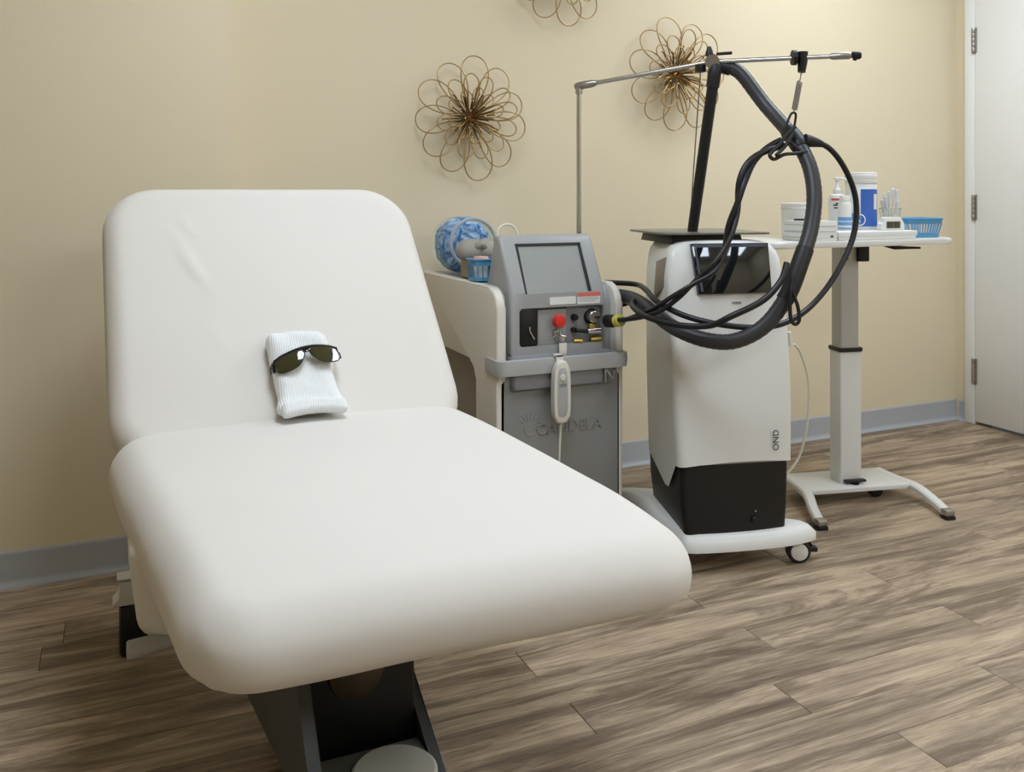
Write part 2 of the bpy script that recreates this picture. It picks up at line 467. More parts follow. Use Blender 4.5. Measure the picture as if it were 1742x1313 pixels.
cushion(0.82, BL, 0.135, 0.13, 0.05, back_fn, 8, 0.02, 0.016).build('backrest_cushion', M_fab, bed, 60)
# lower fabric drop of the cover at the hips
def skirt_fn(x, y, z):
    t = (z/0.17)
    return (x*(0.93+0.05*t), 0.2+y*(0.86+0.1*t)+0.02, 0.365+z+0.012*noise.noise(Vector((x*6, y*6, 3))))
lab(cushion(0.80, 0.58, 0.07, 0.17, 0.03, skirt_fn, 5, 0.03, 0.05).build('cover_skirt', M_fab, bed, 60), 'lower drop of the white cover under the hips')
# grey leg-rest lever under the cover
lv = MB(); lv.tube([(-0.392, -0.02, 0.366), (-0.388, -0.02, 0.366), (-0.345, -0.02, 0.370), (-0.29, -0.02, 0.374), (-0.1, -0.02, 0.376)], [0.013, 0.0155, 0.0145, 0.010, 0.010], 18)
lab(lv.build('recline_lever', M_pl_grey, bed), 'light grey recline lever')
# lift mechanism and base
def arm_poly(x, pts, name, th, m):
    return MB().prism([(a-1.65, b) for a, b in pts], 'x', x-0.41, x-0.41+th, 0.003).build(name, m, bed)
arm_poly(0.252, [(1.23, 0.235), (1.29, 0.305), (1.36, 0.37), (1.41, 0.44), (1.98, 0.44), (1.98, 0.075), (1.87, 0.10), (1.49, 0.186)], 'lift_side_plate', 0.02, M_gmetal)
arm_poly(0.522, [(1.46, 0.085), (1.53, 0.105), (1.71, 0.19), (1.80, 0.42), (2.0, 0.42), (1.95, 0.0), (1.46, 0.0)], 'lift_side_plate', 0.02, M_gmetal)
MB().box((-0.11, -0.03, 0.05), (0.11, 0.32, 0.40), 0.01).build('lift_column', M_black, bed)
MB().box((-0.2, -0.1, 0.39), (0.2, 0.4, 0.45), 0.01).build('cushion_carrier', M_black, bed)
st = MB(); st.box((-0.098, -0.42, 0.0), (0.112, -0.045, 0.115), 0.006); st.box((-0.085, -0.40, 0.113), (0.098, -0.075, 0.119), 0.003)
stp = st.build('base_step', mat('base_step_grey', (112, 113, 108), 0.5, 0.1), bed)
lab(MB().lathe([(0.0, 0.119), (0.072, 0.119), (0.075, 0.122), (0.075, 0.126), (0.070, 0.13), (0.0, 0.131)], 36, (0.035, -0.145, 0)).build('foot_switch_disc', mat('pale_sage_disc', (196, 196, 184), 0.5), bed), 'pale round foot switch')
lab(MB().lathe([(0.0, -0.03), (0.03, -0.028), (0.05, -0.018), (0.058, 0.0), (0.060, 0.12)], 28, (-0.005, -0.02, 0.255), 'y').build('lift_motor', M_wood_dome, bed), 'bronze domed lift motor')
lt = MB()                                                 # pale spring link beside the left plate
lt.rod((-0.121, -0.005, 0.30), (-0.121, -0.045, 0.205), 0.003, 8); lt.rod((-0.121, 0.03, 0.32), (-0.121, -0.045, 0.205), 0.002, 8)
for k in range(4): lt.rod((-0.121, -0.005-0.01*k, 0.29-0.022*k), (-0.121, 0.024-0.018*k, 0.29-0.022*k+0.012), 0.0016, 6)
lt.build('link_wire', M_pl_grey, bed)
bs = MB(); bs.box((-0.39, 0.76, 0.02), (0.39, 0.85, 0.09), 0.01); bs.box((-0.06, -0.05, 0.0), (0.06, 0.75, 0.07), 0.008)
bs.box((-0.40, 0.72, 0.0), (-0.33, 0.88, 0.125), 0.012); bs.box((0.33, 0.72, 0.0), (0.40, 0.88, 0.125), 0.012)
bs.build('base_frame', M_black, bed)
pd = MB(); pd.rings([[(-0.385+a*w, 0.76+dy, z) for a, dy in ((-1, -0.03), (1, -0.03), (1, 0.03), (-1, 0.03))] for z, w in ((0.125, 0.030), (0.131, 0.028), (0.142, 0.016), (0.172, 0.013), (0.176, 0.016), (0.180, 0.017))])
pd.box((-0.405, 0.735, 0.184), (-0.352, 0.785, 0.189), 0.002)
lab(pd.build('brake_pedal', M_wht, bed), 'white brake pedal at the head end')

# knitted eye pad roll and protective eyewear on the bed
def onback(x, s, h):                       # point on the backrest face: x across, s up the slope, h out of it
    return Vector((x, 2.075+UY*s-UZ*h, 0.585+UZ*s+UY*h))
pad = thing('knit_cloth_pad', 'small white ribbed knit cloth pad leaning where seat meets backrest', 'cloth pad', (0.41, 2.08, 0.60))
def pad_fn(x, y, z):
    s = y+0.107; w = 1.0+0.16*max(0, (0.05-s)/0.05)-0.10*(1-abs(y)/0.115)*0.5
    h = z+0.008+0.006*noise.noise(Vector((x*22, y*22, 1)))
    X = 0.409+x*w-0.022*max(0, (s-0.12)/0.11)+0.010*math.sin(s*40)*0.4
    p = onback(X, s+0.018+0.012*math.cos(x*14)*max(0, y/0.115), h+0.02*max(0, (0.04-s)/0.04))
    return (p.x-0.41, p.y-2.08, p.z-0.60)
cushion(0.145, 0.205, 0.022, 0.05, 0.022, pad_fn, 6, 0.008, 0.007).build('pad_body', M_knit, pad, 60)
def hem_fn(x, y, z):
    p = onback(0.416+x, 0.026+y+0.006*math.cos(x*26), 0.048+z); return (p.x-0.41, p.y-2.08, p.z-0.60)
cushion(0.148, 0.034, 0.012, 0.03, 0.012, hem_fn, 5, 0.006, 0.006).build('rolled_hem', M_knit, pad, 60)

gl = thing('protective_glasses', 'dark wraparound laser protection glasses on the white knit pad', 'glasses', (0.41, 2.08, 0.60))
# glasses frame coordinates: u across, v up, w out of the pad
GM = Matrix.Translation(onback(0.4135, 0.152, 0.075)-Vector((0.41, 2.08, 0.60)))
ub = Vector((1, 0, 0)); vb = Vector((0, UY, UZ)); wb = Vector((0, -UZ, UY))
rot = math.radians(9)
u2 = ub*math.cos(rot)+vb*math.sin(rot); v2 = vb*math.cos(rot)-ub*math.sin(rot)
def G(u, v, w): return GM @ ((u2*u+v2*v+wb*w)*1.1)
def curve_w(u): return -3.4*u*u
Ls = [(0.006, 0.012), (0.012, 0.017), (0.035, 0.0185), (0.058, 0.015), (0.067, 0.006), (0.069, -0.008), (0.064, -0.020), (0.045, -0.0235), (0.026, -0.019), (0.014, -0.008), (0.007, 0.002)]
for sg in (-1, 1):
    loop = smooth_path([(sg*a, b, 0) for a, b in Ls], 4, True)
    top = [G(p.x, p.y, curve_w(p.x)+0.0035) for p in loop]; bot = [G(p.x, p.y, curve_w(p.x)+0.0005) for p in loop]
    mb = MB(); c = Vector((sg*0.038, -0.002, 0))
    mid = [G(c.x+(p.x-c.x)*0.5, c.y+(p.y-c.y)*0.5, curve_w(c.x+(p.x-c.x)*0.5)+0.0045) for p in loop]
    mb.rings([bot, top, mid])
    mb.build('lens', M_lens, gl, 60)
fb = MB()
brow = [G(u, 0.0185-1.6*u*u*1.2, curve_w(u)+0.003) for u in [k*0.069/12 for k in range(-12, 13)]]
fb.tube(brow, [0.003+0.002*math.sin(PI*(i/24)) for i in range(25)], 8)
for sg in (-1, 1):
    lp = smooth_path([G(sg*a, b, curve_w(a)+0.0035) for a, b in Ls], 4, True); fb.tube(lp, 0.0014, 6, True)
    fb.tube([G(sg*0.066, 0.012, -0.018), G(sg*0.071, 0.004, -0.020), G(sg*0.072, -0.012, -0.022)], [0.003, 0.005, 0.004], 8)
fb.tube([G(-0.008, 0.014, 0.003), G(0, 0.010, 0.004), G(0.008, 0.014, 0.003)], 0.004, 8)
fb.build('frame', M_frame, gl)
for sg in (-1, 1):
    MB().tube(smooth_path([G(sg*0.070, 0.008, -0.020), G(sg*0.073, 0.007, -0.036), G(sg*0.070, 0.004, -0.054)], 4), [0.0035]*5+[0.003]*4, 8).build('temple', M_frame, gl)

# ------------------------------------------------------------------ grey laser console
LX, LY = 1.042, 2.45
las = thing('laser_console', 'grey and cream floor-standing laser console with tilted screen and red stop button', 'laser machine', (LX, LY, 0))
side = [(0.0, 0.06), (0.0, 0.785)]
side += [(0.065-0.065*math.cos(a), 0.785+0.062*math.sin(a)) for a in [PI/2*k/6 for k in range(1, 7)]]
side += [(0.69, 0.850), (0.69, 0.603), (0.235, 0.607)]
side += [(0.222-0.057*math.sin(a), 0.550+0.057*math.cos(a)) for a in [PI/2*k/6 for k in range(0, 7)]]
side += [(0.165, 0.06)]
MB().prism(side, 'x', -0.004, 0.026, 0.008, 3).build('side_panel', M_lcream, las)
MB().prism(side, 'x', 0.404, 0.43, 0.008, 3).build('side_panel', M_lcream, las)
bd = MB(); bodyp = [(0.03, 0.05), (0.03, 0.78), (0.04, 0.815), (0.065, 0.838), (0.10, 0.846), (0.68, 0.846), (0.68, 0.05)]
bd.prism(bodyp, 'x', 0.0255, 0.4045, 0.004); bd.build('cabinet', M_lgrey, las)
lab(MB().box((0.0222, 0.17, 0.06), (0.0252, 0.67, 0.60)).build('recessed_side', M_ldark, las), 'darker recessed lower side')
lower = MB().prism(rrect(0.012, 0.416, 0.04, 0.575, 0.012), 'y', 0.0, 0.03, 0.004).build('front_panel', M_lgrey2, las)
# console head: lower part upright, upper part tilted back
con = [(0.0, 0.642), (0.0, 0.832), (0.083, 0.985), (0.092, 0.996), (0.106, 1.002), (0.125, 1.0), (0.178, 0.87), (0.182, 0.846), (0.182, 0.642)]
cb = MB().prism(con, 'x', 0.040, 0.366, 0.012, 3).build('console_head', M_lgrey, las)
tv = Vector((0, 0.085, 0.17)).normalized(); tn = Vector((0, -0.17, 0.085)).normalized()
def tilt(x, s, h): return Vector((x, 0.0, 0.832))+tv*s+tn*h
def tilt_box(x0, x1, s0, s1, h0, h1, bev=0.0):
    M = Matrix((( 1, 0, 0, 0), (0, tv.y, tn.y, 0.0), (0, tv.z, tn.z, 0.832), (0, 0, 0, 1)))
    return MB().box((x0, s0, h0), (x1, s1, h1), bev, 2, M)
boolean(cb, [MB().prism(rrect(0.071, 0.363, 0.668, 0.784, 0.012), 'y', -0.02, 0.055), tilt_box(0.090, 0.318, -0.004, 0.163, -0.010, 0.02)])
tilt_box(0.089, 0.319, -0.005, 0.164, -0.0105, -0.0085).build('screen', M_screen, las)
bz = MB()
for a in ((0.090, 0.098, -0.004, 0.163), (0.310, 0.318, -0.004, 0.163), (0.090, 0.318, 0.156, 0.163)):
    t = tilt_box(a[0], a[1], a[2], a[3], -0.0088, -0.004); me = bpy.data.meshes.new('x'); t.bm.to_mesh(me); bz.bm.from_mesh(me); t.bm.free()
lab(bz.build('screen_bezel', M_black, las), 'black rim inside the screen recess')
# front bay
lab(MB().box((0.072, 0.004, 0.669), (0.136, 0.054, 0.783), 0.006).build('bay_slot', M_black, las), 'black handpiece slot')
sl = MB(); sl.rod((0.104, 0.0, 0.716), (0.118, -0.006, 0.690), 0.0025, 8); sl.box((0.102, -0.002, 0.712), (0.108, 0.006, 0.728), 0.002); sl.build('slot_hook', M_steel, las)
MB().box((0.137, 0.014, 0.668), (0.236, 0.054, 0.776), 0.003).build('bay_plate', M_lgrey, las)
MB().box((0.2365, 0.022, 0.668), (0.362, 0.054, 0.783), 0.002).build('bay_back', mat('bay_back_grey', (140, 140, 140), 0.5), las)
lab(MB().lathe([(0.010, 0.014), (0.010, -0.004), (0.019, -0.005), (0.0215, -0.009), (0.0215, -0.018), (0.017, -0.025), (0.0, -0.027)], 28, (0.198, 0, 0.742), 'y').build('stop_button', M_red, las), 'red emergency stop button')
ky = MB(); ky.lathe([(0.011, 0.014), (0.011, 0.0), (0.008, -0.004), (0.004, -0.004)], 18, (0.198, 0, 0.705), 'y'); ky.box((0.1955, -0.022, 0.699), (0.2005, -0.004, 0.711), 0.001)
ky.rod((0.190, -0.008, 0.700), (0.176, -0.012, 0.694), 0.0035, 8); ky.rod((0.204, -0.008, 0.698), (0.222, -0.012, 0.694), 0.0035, 8); ky.lathe([(0.006, -0.016), (0.009, -0.012), (0.006, -0.008)], 12, (0.210, 0, 0.688), 'y')
ky.build('key_switch', M_chrome, las)
MB().lathe([(0.010, 0.03), (0.010, 0.006), (0.008, 0.002), (0.0, 0.002)], 18, (0.265, 0, 0.747), 'y').build('black_jack', M_black, las)
kn = MB().lathe([(0.023, 0.03), (0.023, 0.022), (0.019, 0.020), (0.019, -0.006), (0.016, -0.010), (0.0, -0.010)], 26, (0.325, 0, 0.747), 'y').build('dial_knob', M_steel, las)
MB().box((0.322, -0.0125, 0.745), (0.340, -0.010, 0.749)).build('pointer', M_black, kn)
MB().lathe([(0.026, 0.03), (0.026, 0.018), (0.0, 0.018)], 26, (0.328, 0, 0.745), 'y').build('dial_socket', M_black, las)
pc = MB(); pc.rod((0.262, 0.0, 0.708), (0.30, -0.004, 0.704), 0.006, 10); pc.rod((0.262, 0.03, 0.708), (0.262, 0.0, 0.708), 0.008, 10); pc.build('hose_barb', M_black, las)
MB().rod((0.300, -0.004, 0.704), (0.345, -0.006, 0.703), 0.010, 12).build('chrome_coupling', M_chrome, las)
MB().box((0.312, 0.0, 0.712), (0.338, 0.02, 0.726), 0.002).build('brass_fitting', M_brass, las)
MB().rod((0.258, 0.006, 0.676), (0.286, 0.002, 0.674), 0.006, 8).build('brass_fitting', M_brass, las)
MB().rod((0.318, 0.006, 0.676), (0.352, 0.002, 0.678), 0.007, 8).build('brass_fitting', M_brass, las)
lab(MB().prism(rrect(0.172, 0.262, 0.791, 0.814, 0.004), 'y', -0.0018, 0.0005).build('blank_label', M_lab_w, las), 'white blank rounded label under the screen')
wl = MB().box((0.268, -0.0014, 0.789), (0.348, 0.0005, 0.825)).build('warning_label', M_lab_w, las)
MB().box((0.268, -0.0020, 0.812), (0.348, -0.0012, 0.825)).build('red_header', M_lab_r, wl)
tx = MB()
for k in range(3): tx.box((0.273, -0.0018, 0.807-k*0.005), (0.342-0.012*(k == 2), -0.0012, 0.8085-k*0.005))
tx.build('label_print', M_lab_g, wl)
# bumper band with rounded ends
bp = [(-0.010, 0.075)] + [(0.020-0.030*math.cos(a), 0.0-0.032*math.sin(a)) for a in [PI/2*k/6 for k in range(0, 7)]] + [(0.410+0.030*math.sin(a), 0.0-0.032*math.cos(a)) for a in [PI/2*k/6 for k in range(0, 7)]] + [(0.440, 0.075)]
rg = []
for i, (x, y) in enumerate(bp):
    a = Vector(bp[max(i-1, 0)]); b = Vector(bp[min(i+1, len(bp)-1)]); t = (b-a).normalized(); n = Vector((-t.y, t.x))*-1
    o_ = Vector((x, y)); i_ = o_-n*0.012
    rg.append([(i_.x, i_.y, 0.588), (o_.x, o_.y, 0.590), (o_.x+n.x*0.002, o_.y+n.y*0.002, 0.612), (o_.x, o_.y, 0.634), (i_.x, i_.y, 0.636)])
MB().rings(rg).build('bumper', M_bump, las)
MB().lathe([(0.007, -0.02), (0.007, 0.05)], 14, (0.393, 0, 0.632), 'y').build('bumper_peg', M_bump, las)
MB().prism([(0.035, 0.645), (0.04, 0.535), (0.0, 0.535), (-0.018, 0.545), (-0.022, 0.565), (-0.018, 0.60), (0.0, 0.645)], 'x', 0.040, 0.392, 0.012, 3).build('drip_tray', mat('tray_grey', (140, 141, 146), 0.4), las)
cl = MB(); cl.box((0.346, -0.034, 0.545), (0.352, -0.015, 0.588), 0.001); cl.tube(smooth_path([(0.352, -0.03, 0.585), (0.366, -0.034, 0.565), (0.374, -0.032, 0.555), (0.382, -0.03, 0.58)], 4), 0.0035, 8)
cl.build('tray_clip', M_steel, las)
# embossed sunburst and lettering
em = MB(); ec = Vector((0.104, 0, 0.428))
for k in range(9):
    a = math.radians(150-22*k)
    p0 = ec+Vector((math.cos(a)*0.018, 0, math.sin(a)*0.018)); p1 = ec+Vector((math.cos(a)*0.042, 0, math.sin(a)*0.042))
    em.tube([(p0.x, 0.0, p0.z), ((p0.x+p1.x)/2, 0.0, (p0.z+p1.z)/2+0.002), (p1.x, 0.0, p1.z)], [0.001, 0.0022, 0.001], 6)
em.tube([(ec.x+0.018*math.cos(math.radians(a)), 0.0, ec.z-0.010+0.018*math.sin(math.radians(a))) for a in range(150, 331, 15)], 0.0016, 6)
em.build('embossed_sunburst', M_lgrey2, las)
text_mesh('CANDELA', 0.050, 0.003, 'embossed_lettering', M_lgrey2, las, Matrix.Translation((0.240, -0.0004, 0.414)) @ Matrix.Rotation(PI/2, 4, 'X'))
lab(MB().tube(smooth_path([(0.050, 0.115, 0.985), (0.052, 0.118, 1.018), (0.075, 0.120, 1.034), (0.104, 0.118, 1.028), (0.122, 0.112, 0.99)], 6), 0.004, 8).build('cable_loop', M_cord, las), 'small ivory cable loop behind the screen')
for x in (0.06, 0.37):
    for y in (0.10, 0.58):
        ft = MB(); ft.lathe([(0.028, -0.012), (0.032, -0.008), (0.032, 0.008), (0.028, 0.012)], 18, (x, y, 0.032), 'x'); ft.build('castor_wheel', M_black, las)

# corded remote hung over the bumper
rem = thing('remote_handset', 'light grey corded remote handset hung on the laser console bumper', 'remote control', (LX+0.186, LY-0.036, 0.44))
out = []
for k in range(24):
    a = 2*PI*k/24; z = 0.095*math.sin(a); w = 0.031-0.006*math.cos(z*20)*(abs(z) < 0.09)-0.004*(z > 0)*0
    w = 0.0275+0.0055*(z/0.095)**2*(1 if z < 0 else 0.2)
    out.append((w*math.copysign(abs(math.cos(a))**0.55, math.cos(a)), 0.095*math.copysign(abs(math.sin(a))**0.8, math.sin(a))))
MB().prism([(x, z+0.095) for x, z in out], 'y', -0.024, 0.0, 0.007, 3).build('handset_body', M_lcream, rem)
MB().prism([(x*0.62, z*0.78+0.095) for x, z in out], 'y', -0.0252, -0.0235, 0.001).build('face_inset', M_bump, rem)
hb = MB(); hb.lathe([(0.010, -0.0245), (0.009, -0.028), (0.0, -0.0285)], 18, (0.0, 0, 0.140), 'y'); hb.build('button', M_lcream, rem)
MB().box((-0.012, -0.0262, 0.113), (0.012, -0.025, 0.122)).build('print_bar', M_lgrey2, rem)
MB().tube(smooth_path([(0.0, -0.012, 0.003), (-0.002, -0.012, -0.03), (-0.006, -0.012, -0.12), (-0.008, -0.010, -0.26), (-0.008, -0.010, -0.42)], 6), 0.0035, 8).build('cord', M_cord, rem)
hk = MB(); hk.box((-0.012, -0.006, 0.17), (0.012, 0.0, 0.205), 0.002); hk.box((-0.012, -0.006, 0.197), (0.012, 0.022, 0.205), 0.002); hk.build('hanging_clip', M_lcream, rem)
lab(MB().box((0.20, -0.0115, 0.634), (0.226, -0.005, 0.674), 0.002).build('hanger_strap', M_lcream, las), 'pale strap above the bumper')

# ---- things lying on top of the laser console (top at z = .85)
jar = thing('clear_drum', 'clear plastic drum full of crumpled blue cloth on the laser console', 'container', (1.128, 2.872, 0.852))
JR = 0.099
MB().lathe([(0.06, 0.005), (0.09, 0.0), (JR, 0.018), (JR+0.002, 0.10), (JR, 0.165), (0.09, 0.19), (0.0, 0.192)], 40, (0, 0, JR), 'y', caps=False).build('drum_shell', M_clear, jar)
lab(MB().tube([(0.082*math.sin(2*PI*k/40), -0.004, JR+0.012+0.082*math.cos(2*PI*k/40)) for k in range(40)], 0.006, 8, True).build('drum_rim', mat('frosted_rim', (206, 212, 214), 0.3, trans=0.4), jar), 'frosted round rim of the drum')
bm = MB(); bmesh.ops.create_icosphere(bm.bm, subdivisions=5, radius=1.0)
for v in bm.bm.verts:
    d = v.co.normalized(); k = 1+0.13*noise.turbulence(d*2.6+Vector((3, 1, 2)), 4, True)-0.10
    sx = math.copysign(abs(d.x)**0.8, d.x); sy = math.copysign(abs(d.y)**0.6, d.y); sz = math.copysign(abs(d.z)**0.8, d.z)
    v.co = Vector((sx*0.088*k, 0.095+sy*0.082*k, JR+sz*0.090*k))
bm.build('blue_cloth', M_cloth, jar, 180)
tag(MB().box((1.075, 2.780, 0.851), (1.165, 2.850, 0.912), 0.002).build('small_carton', M_beigebox), 'small beige carton under the grey eye goggles', 'box')
gg = thing('eye_goggles', 'grey soft patient eye goggles lying in front of the clear drum', 'goggles', (1.110, 2.775, 0.897))
for sg, dx in ((-1, -0.032), (1, 0.034)):
    q = MB(); q.lathe([(0.0, 0.034), (0.016, 0.032), (0.030, 0.022), (0.038, 0.006), (0.041, -0.010), (0.037, -0.010), (0.030, 0.002), (0.0, 0.012)], 24)
    q.xf(Matrix.Translation((dx, -0.002, 0.050)) @ Matrix.Rotation(math.radians(58), 4, 'X') @ Matrix.Rotation(sg*0.3, 4, 'Y') @ Matrix.Diagonal((1.15, 1.0, 0.62, 1)))
    q.build('eye_cup', M_ggrey, gg)
MB().tube(smooth_path([(-0.02, -0.012, 0.050), (0.0, -0.024, 0.066), (0.02, -0.012, 0.050)], 4), 0.013, 10).build('bridge', M_ggrey, gg)
MB().tube(smooth_path([(0.068, -0.004, 0.054), (0.074, 0.02, 0.05), (0.076, 0.05, 0.02), (0.07, 0.06, -0.03), (0.07, 0.06, -0.048)], 5), 0.004, 8).build('strap', M_ggrey, gg)

def basket(name, label, loc, w, d, h, flare, nslot, rz=0, group=None):
    b = thing(name, label, 'basket', loc, rz, group)
    o0 = rrect(-w/2, w/2, -d/2, d/2, 0.012, 4); fl = 1+flare/(w/2)
    MB().prism(o0, 'z', 0.0, 0.003).build('basket_floor', M_bask, b)
    rim = [(x*fl, y*fl) for x, y in o0]
    MB().tube([(x, y, h) for x, y in rim], 0.0032, 8, True).build('rim', M_bask, b)
    band = MB()
    for z0, z1 in ((0.0, 0.012), (h*0.72, h)):
        k0 = 1+(fl-1)*z0/h; k1 = 1+(fl-1)*z1/h
        band.rings([[(x*k0, y*k0, z0) for x, y in o0], [(x*k1, y*k1, z1) for x, y in o0], [(x*k1*0.975, y*k1*0.975, z1) for x, y in o0], [(x*k0*0.975, y*k0*0.975, z0) for x, y in o0]], loop=True)
    band.build('side_band', M_bask, b)
    me = None
    for sx, sy, n in ((0, -1, nslot), (0, 1, nslot), (-1, 0, max(3, int(nslot*d/w))), (1, 0, max(3, int(nslot*d/w)))):
        for k in range(n):
            t = (k+0.5)/n-0.5; sl = MB(); hw = 0.0022
            if sy: p0 = Vector((t*w*0.94, sy*d/2*0.985, 0.008)); p1 = Vector((t*w*0.94*fl, sy*d/2*fl*0.985, h*0.76))
            else: p0 = Vector((sx*w/2*0.985, t*d*0.9, 0.008)); p1 = Vector((sx*w/2*fl*0.985, t*d*0.9*fl, h*0.76))
            sl.tube([p0, p1], hw, 4); sl.build('slat', M_bask, b)
    return b
basket('blue_basket', 'small blue slotted plastic basket standing on the laser console', (1.102, 2.690, 0.851), 0.100, 0.068, 0.068, 0.006, 6)
cp = thing('white_pot', 'white pot with pale pink lid sitting in the blue basket on the laser console', 'pot', (1.085, 2.690, 0.855))
MB().lathe([(0.022, 0.0), (0.025, 0.004), (0.025, 0.055), (0.022, 0.058)], 22).build('pot_body', M_wht, cp)
MB().lathe([(0.0265, 0.056), (0.0265, 0.066), (0.022, 0.073), (0.0, 0.075)], 22).build('pot_lid', M_pink, cp)
tag(MB().box((1.118, 2.668, 0.855), (1.136, 2.712, 0.912), 0.002).build('dark_carton', M_black), 'dark narrow carton beside the white pot in the small blue basket', 'box')

# ------------------------------------------------------------------ hose support boom (chrome)
boom = thing('hose_support_boom', 'chrome hose support boom with upright rod rising behind the laser console', 'support boom', (1.442, 2.686, 0.846))
O = Vector((1.442, 2.686, 0.846))
def B(p): return Vector(p)-O
A0, K, E1 = (1.442, 2.686, 1.497), (1.746, 2.354, 1.553), (2.045, 2.024, 1.546)
ur = MB(); ur.rod(B((1.442, 2.686, 0.846)), B(A0), 0.0085, 14); ur.lathe([(0.024, 0.0), (0.024, 0.008), (0.013, 0.014), (0.013, 0.04)], 18); ur.build('upright_rod', M_chrome, boom)
def lerp(a, b, t): return Vector(a)*(1-t)+Vector(b)*t
MB().rod(B(lerp(A0, K, 0.02)), B(K), 0.0075, 12).build('boom_rod', M_chrome, boom)
MB().rod(B(K), B(lerp(K, E1, 0.93)), 0.0075, 12).build('boom_rod', M_chrome, boom)
ej = MB(); ej.tube([B(lerp(A0, K, -0.03)), B(lerp(A0, K, 0.0)), B(lerp(A0, K, 0.10)), B(lerp(A0, K, 0.14))], [0.010, 0.0135, 0.013, 0.009], 14); ej.rod(B((1.442, 2.686, 1.47)), B((1.442, 2.686, 1.5)), 0.012, 14); ej.build('elbow_joint', M_steel, boom)
kc = MB(); vdir = (Vector(K)-Vector((0, 0, 1.13))).normalized()
kc.tube([B(Vector(K)-vdir*0.022), B(Vector(K)+vdir*0.015)], 0.023, 24); lab(kc.build('boom_clamp', M_steel, boom), 'round steel clamp joining the two boom rods')
kb = MB(); kb.tube([B((1.732, 2.35, 1.570)), B((1.732, 2.35, 1.582)), B((1.732, 2.35, 1.600))], [0.013, 0.012, 0.005], 12)
kb.build('clamp_knob', M_black, boom)
MB().box(B((1.700, 2.36, 1.520)), B((1.728, 2.385, 1.545)), 0.004).build('clamp_block', M_black, boom)
MB().tube([B((1.752, 2.34, 1.576)), B((1.79, 2.31, 1.578))], 0.005, 8).build('clamp_lever', M_black, boom)
tipj = MB(); tipj.tube([B(lerp(K, E1, 0.80)), B(lerp(K, E1, 0.82)), B(lerp(K, E1, 0.92)), B(lerp(K, E1, 0.94))], [0.0085, 0.011, 0.011, 0.007], 14); tipj.build('tip_collar', M_steel, boom)
tipk = MB(); tp = B(lerp(K, E1, 0.965)); 
tipk.tube([B(lerp(K, E1, 0.935)), B(lerp(K, E1, 0.955)), B(lerp(K, E1, 0.985)), B(lerp(K, E1, 1.0))], [0.006, 0.0125, 0.0125, 0.008], 12)
for k in range(3):
    a = 2*PI*k/3+0.5; tipk.tube([tp, tp+Vector((0.014*math.cos(a), 0.006, 0.014*math.sin(a)))], 0.006, 8)
tipk.build('tip_knob', M_black, boom)
hc = lerp(K, E1, 0.62)
hk = MB(); hk.tube([B(hc+Vector((0.0, 0, 0.018))), B(hc+Vector((0.0, 0, -0.012))), B(hc+Vector((-0.004, 0.0, -0.045)))], [0.0165, 0.015, 0.0115], 18); hk.build('hanger_holder', M_black, boom)
hw = MB(); sd = Vector((-0.9139, 0.4059, 0)); hp = hc+sd*0.026
hw.tube([B(hp+sd*0.006), B(hp-sd*0.006)], 0.0235, 18); hw.tube([B(hp), B(hc)], 0.006, 8); hw.xf(Matrix.Identity(4)); hw.build('hanger_knob', M_black, boom)
s0, s1 = hc+Vector((-0.004, 0.0, -0.045)), Vector((1.864, 2.112, 1.372))
ss, se = lerp(s0, s1, 0.24), lerp(s0, s1, 0.90)
ax_ = (se-ss).normalized(); e1 = ax_.orthogonal().normalized(); e2 = ax_.cross(e1)
sp = MB(); sp.tube([B(lerp(ss, se, k/180)+(e1*math.cos(k*2*PI/9)+e2*math.sin(k*2*PI/9))*0.0075) for k in range(181)], 0.0016, 5)
sp.tube([B(s0), B(ss)], 0.002, 6); sp.tube([B(se), B(s1)], 0.002, 6); sp.build('tension_spring', M_steel, boom)
MB().tube(smooth_path([B(p) for p in [(1.836, 2.116, 1.330), (1.850, 2.111, 1.366), (1.859, 2.108, 1.374), (1.866, 2.105, 1.366), (1.860, 2.107, 1.325)]], 5), 0.0035, 8).build('hose_hook', M_black, boom)
tw = MB(); tw.tube(smooth_path([B(p) for p in [(1.724, 2.385, 1.535), (1.722, 2.408, 1.321), (1.716, 2.425, 1.10), (1.715, 2.43, 1.016)]], 6), 0.0022, 6); lab(tw.build('thin_wire', M_steel, boom), 'thin grey wire hanging beside the black pole')

# ------------------------------------------------------------------ white treatment machine
WX, WY, WR = 1.743, 2.18, math.radians(-11.9)
wm = thing('white_laser_machine', 'tall white treatment machine with dark screen and black lower cover on castors', 'treatment machine', (WX, WY, 0), WR)
def shell_ring(y_front, z, ln, lf, rn, rf, yb=0.38, rc=0.03):
    """plan outline at one height: front corners (lf/rf) wider than the back (ln/rn)"""
    pts = [(lf, y_front), (rf, y_front), (rn, yb), (ln, yb)]; out = []
    for i in range(4):
        p = Vector(pts[i]); a = (Vector(pts[i-1])-p).normalized(); b = (Vector(pts[(i+1) % 4])-p).normalized()
        for k in range(7):
            t = k/6; q0 = p+a*rc; q1 = p+b*rc
            q = q0*(1-t)**2+p*2*t*(1-t)+q1*t*t
            out.append(Vector((q.x, q.y-0.012*(1-((q.x-(lf+rf)/2)/((rf-lf)/2))**2)*(q.y < y_front+0.05), z)))
        # extra points along the front edge for the curved hem
        nxt = Vector(pts[(i+1) % 4]); c = (pts[i-1], )
        s = p+b*rc; e = nxt-b*rc
        for k in range(1, 8):
            q = s+(e-s)*k/8
            out.append(Vector((q.x, q.y-(0.012*(1-((q.x-(lf+rf)/2)/((rf-lf)/2))**2) if i == 0 else 0), z)))
    return out
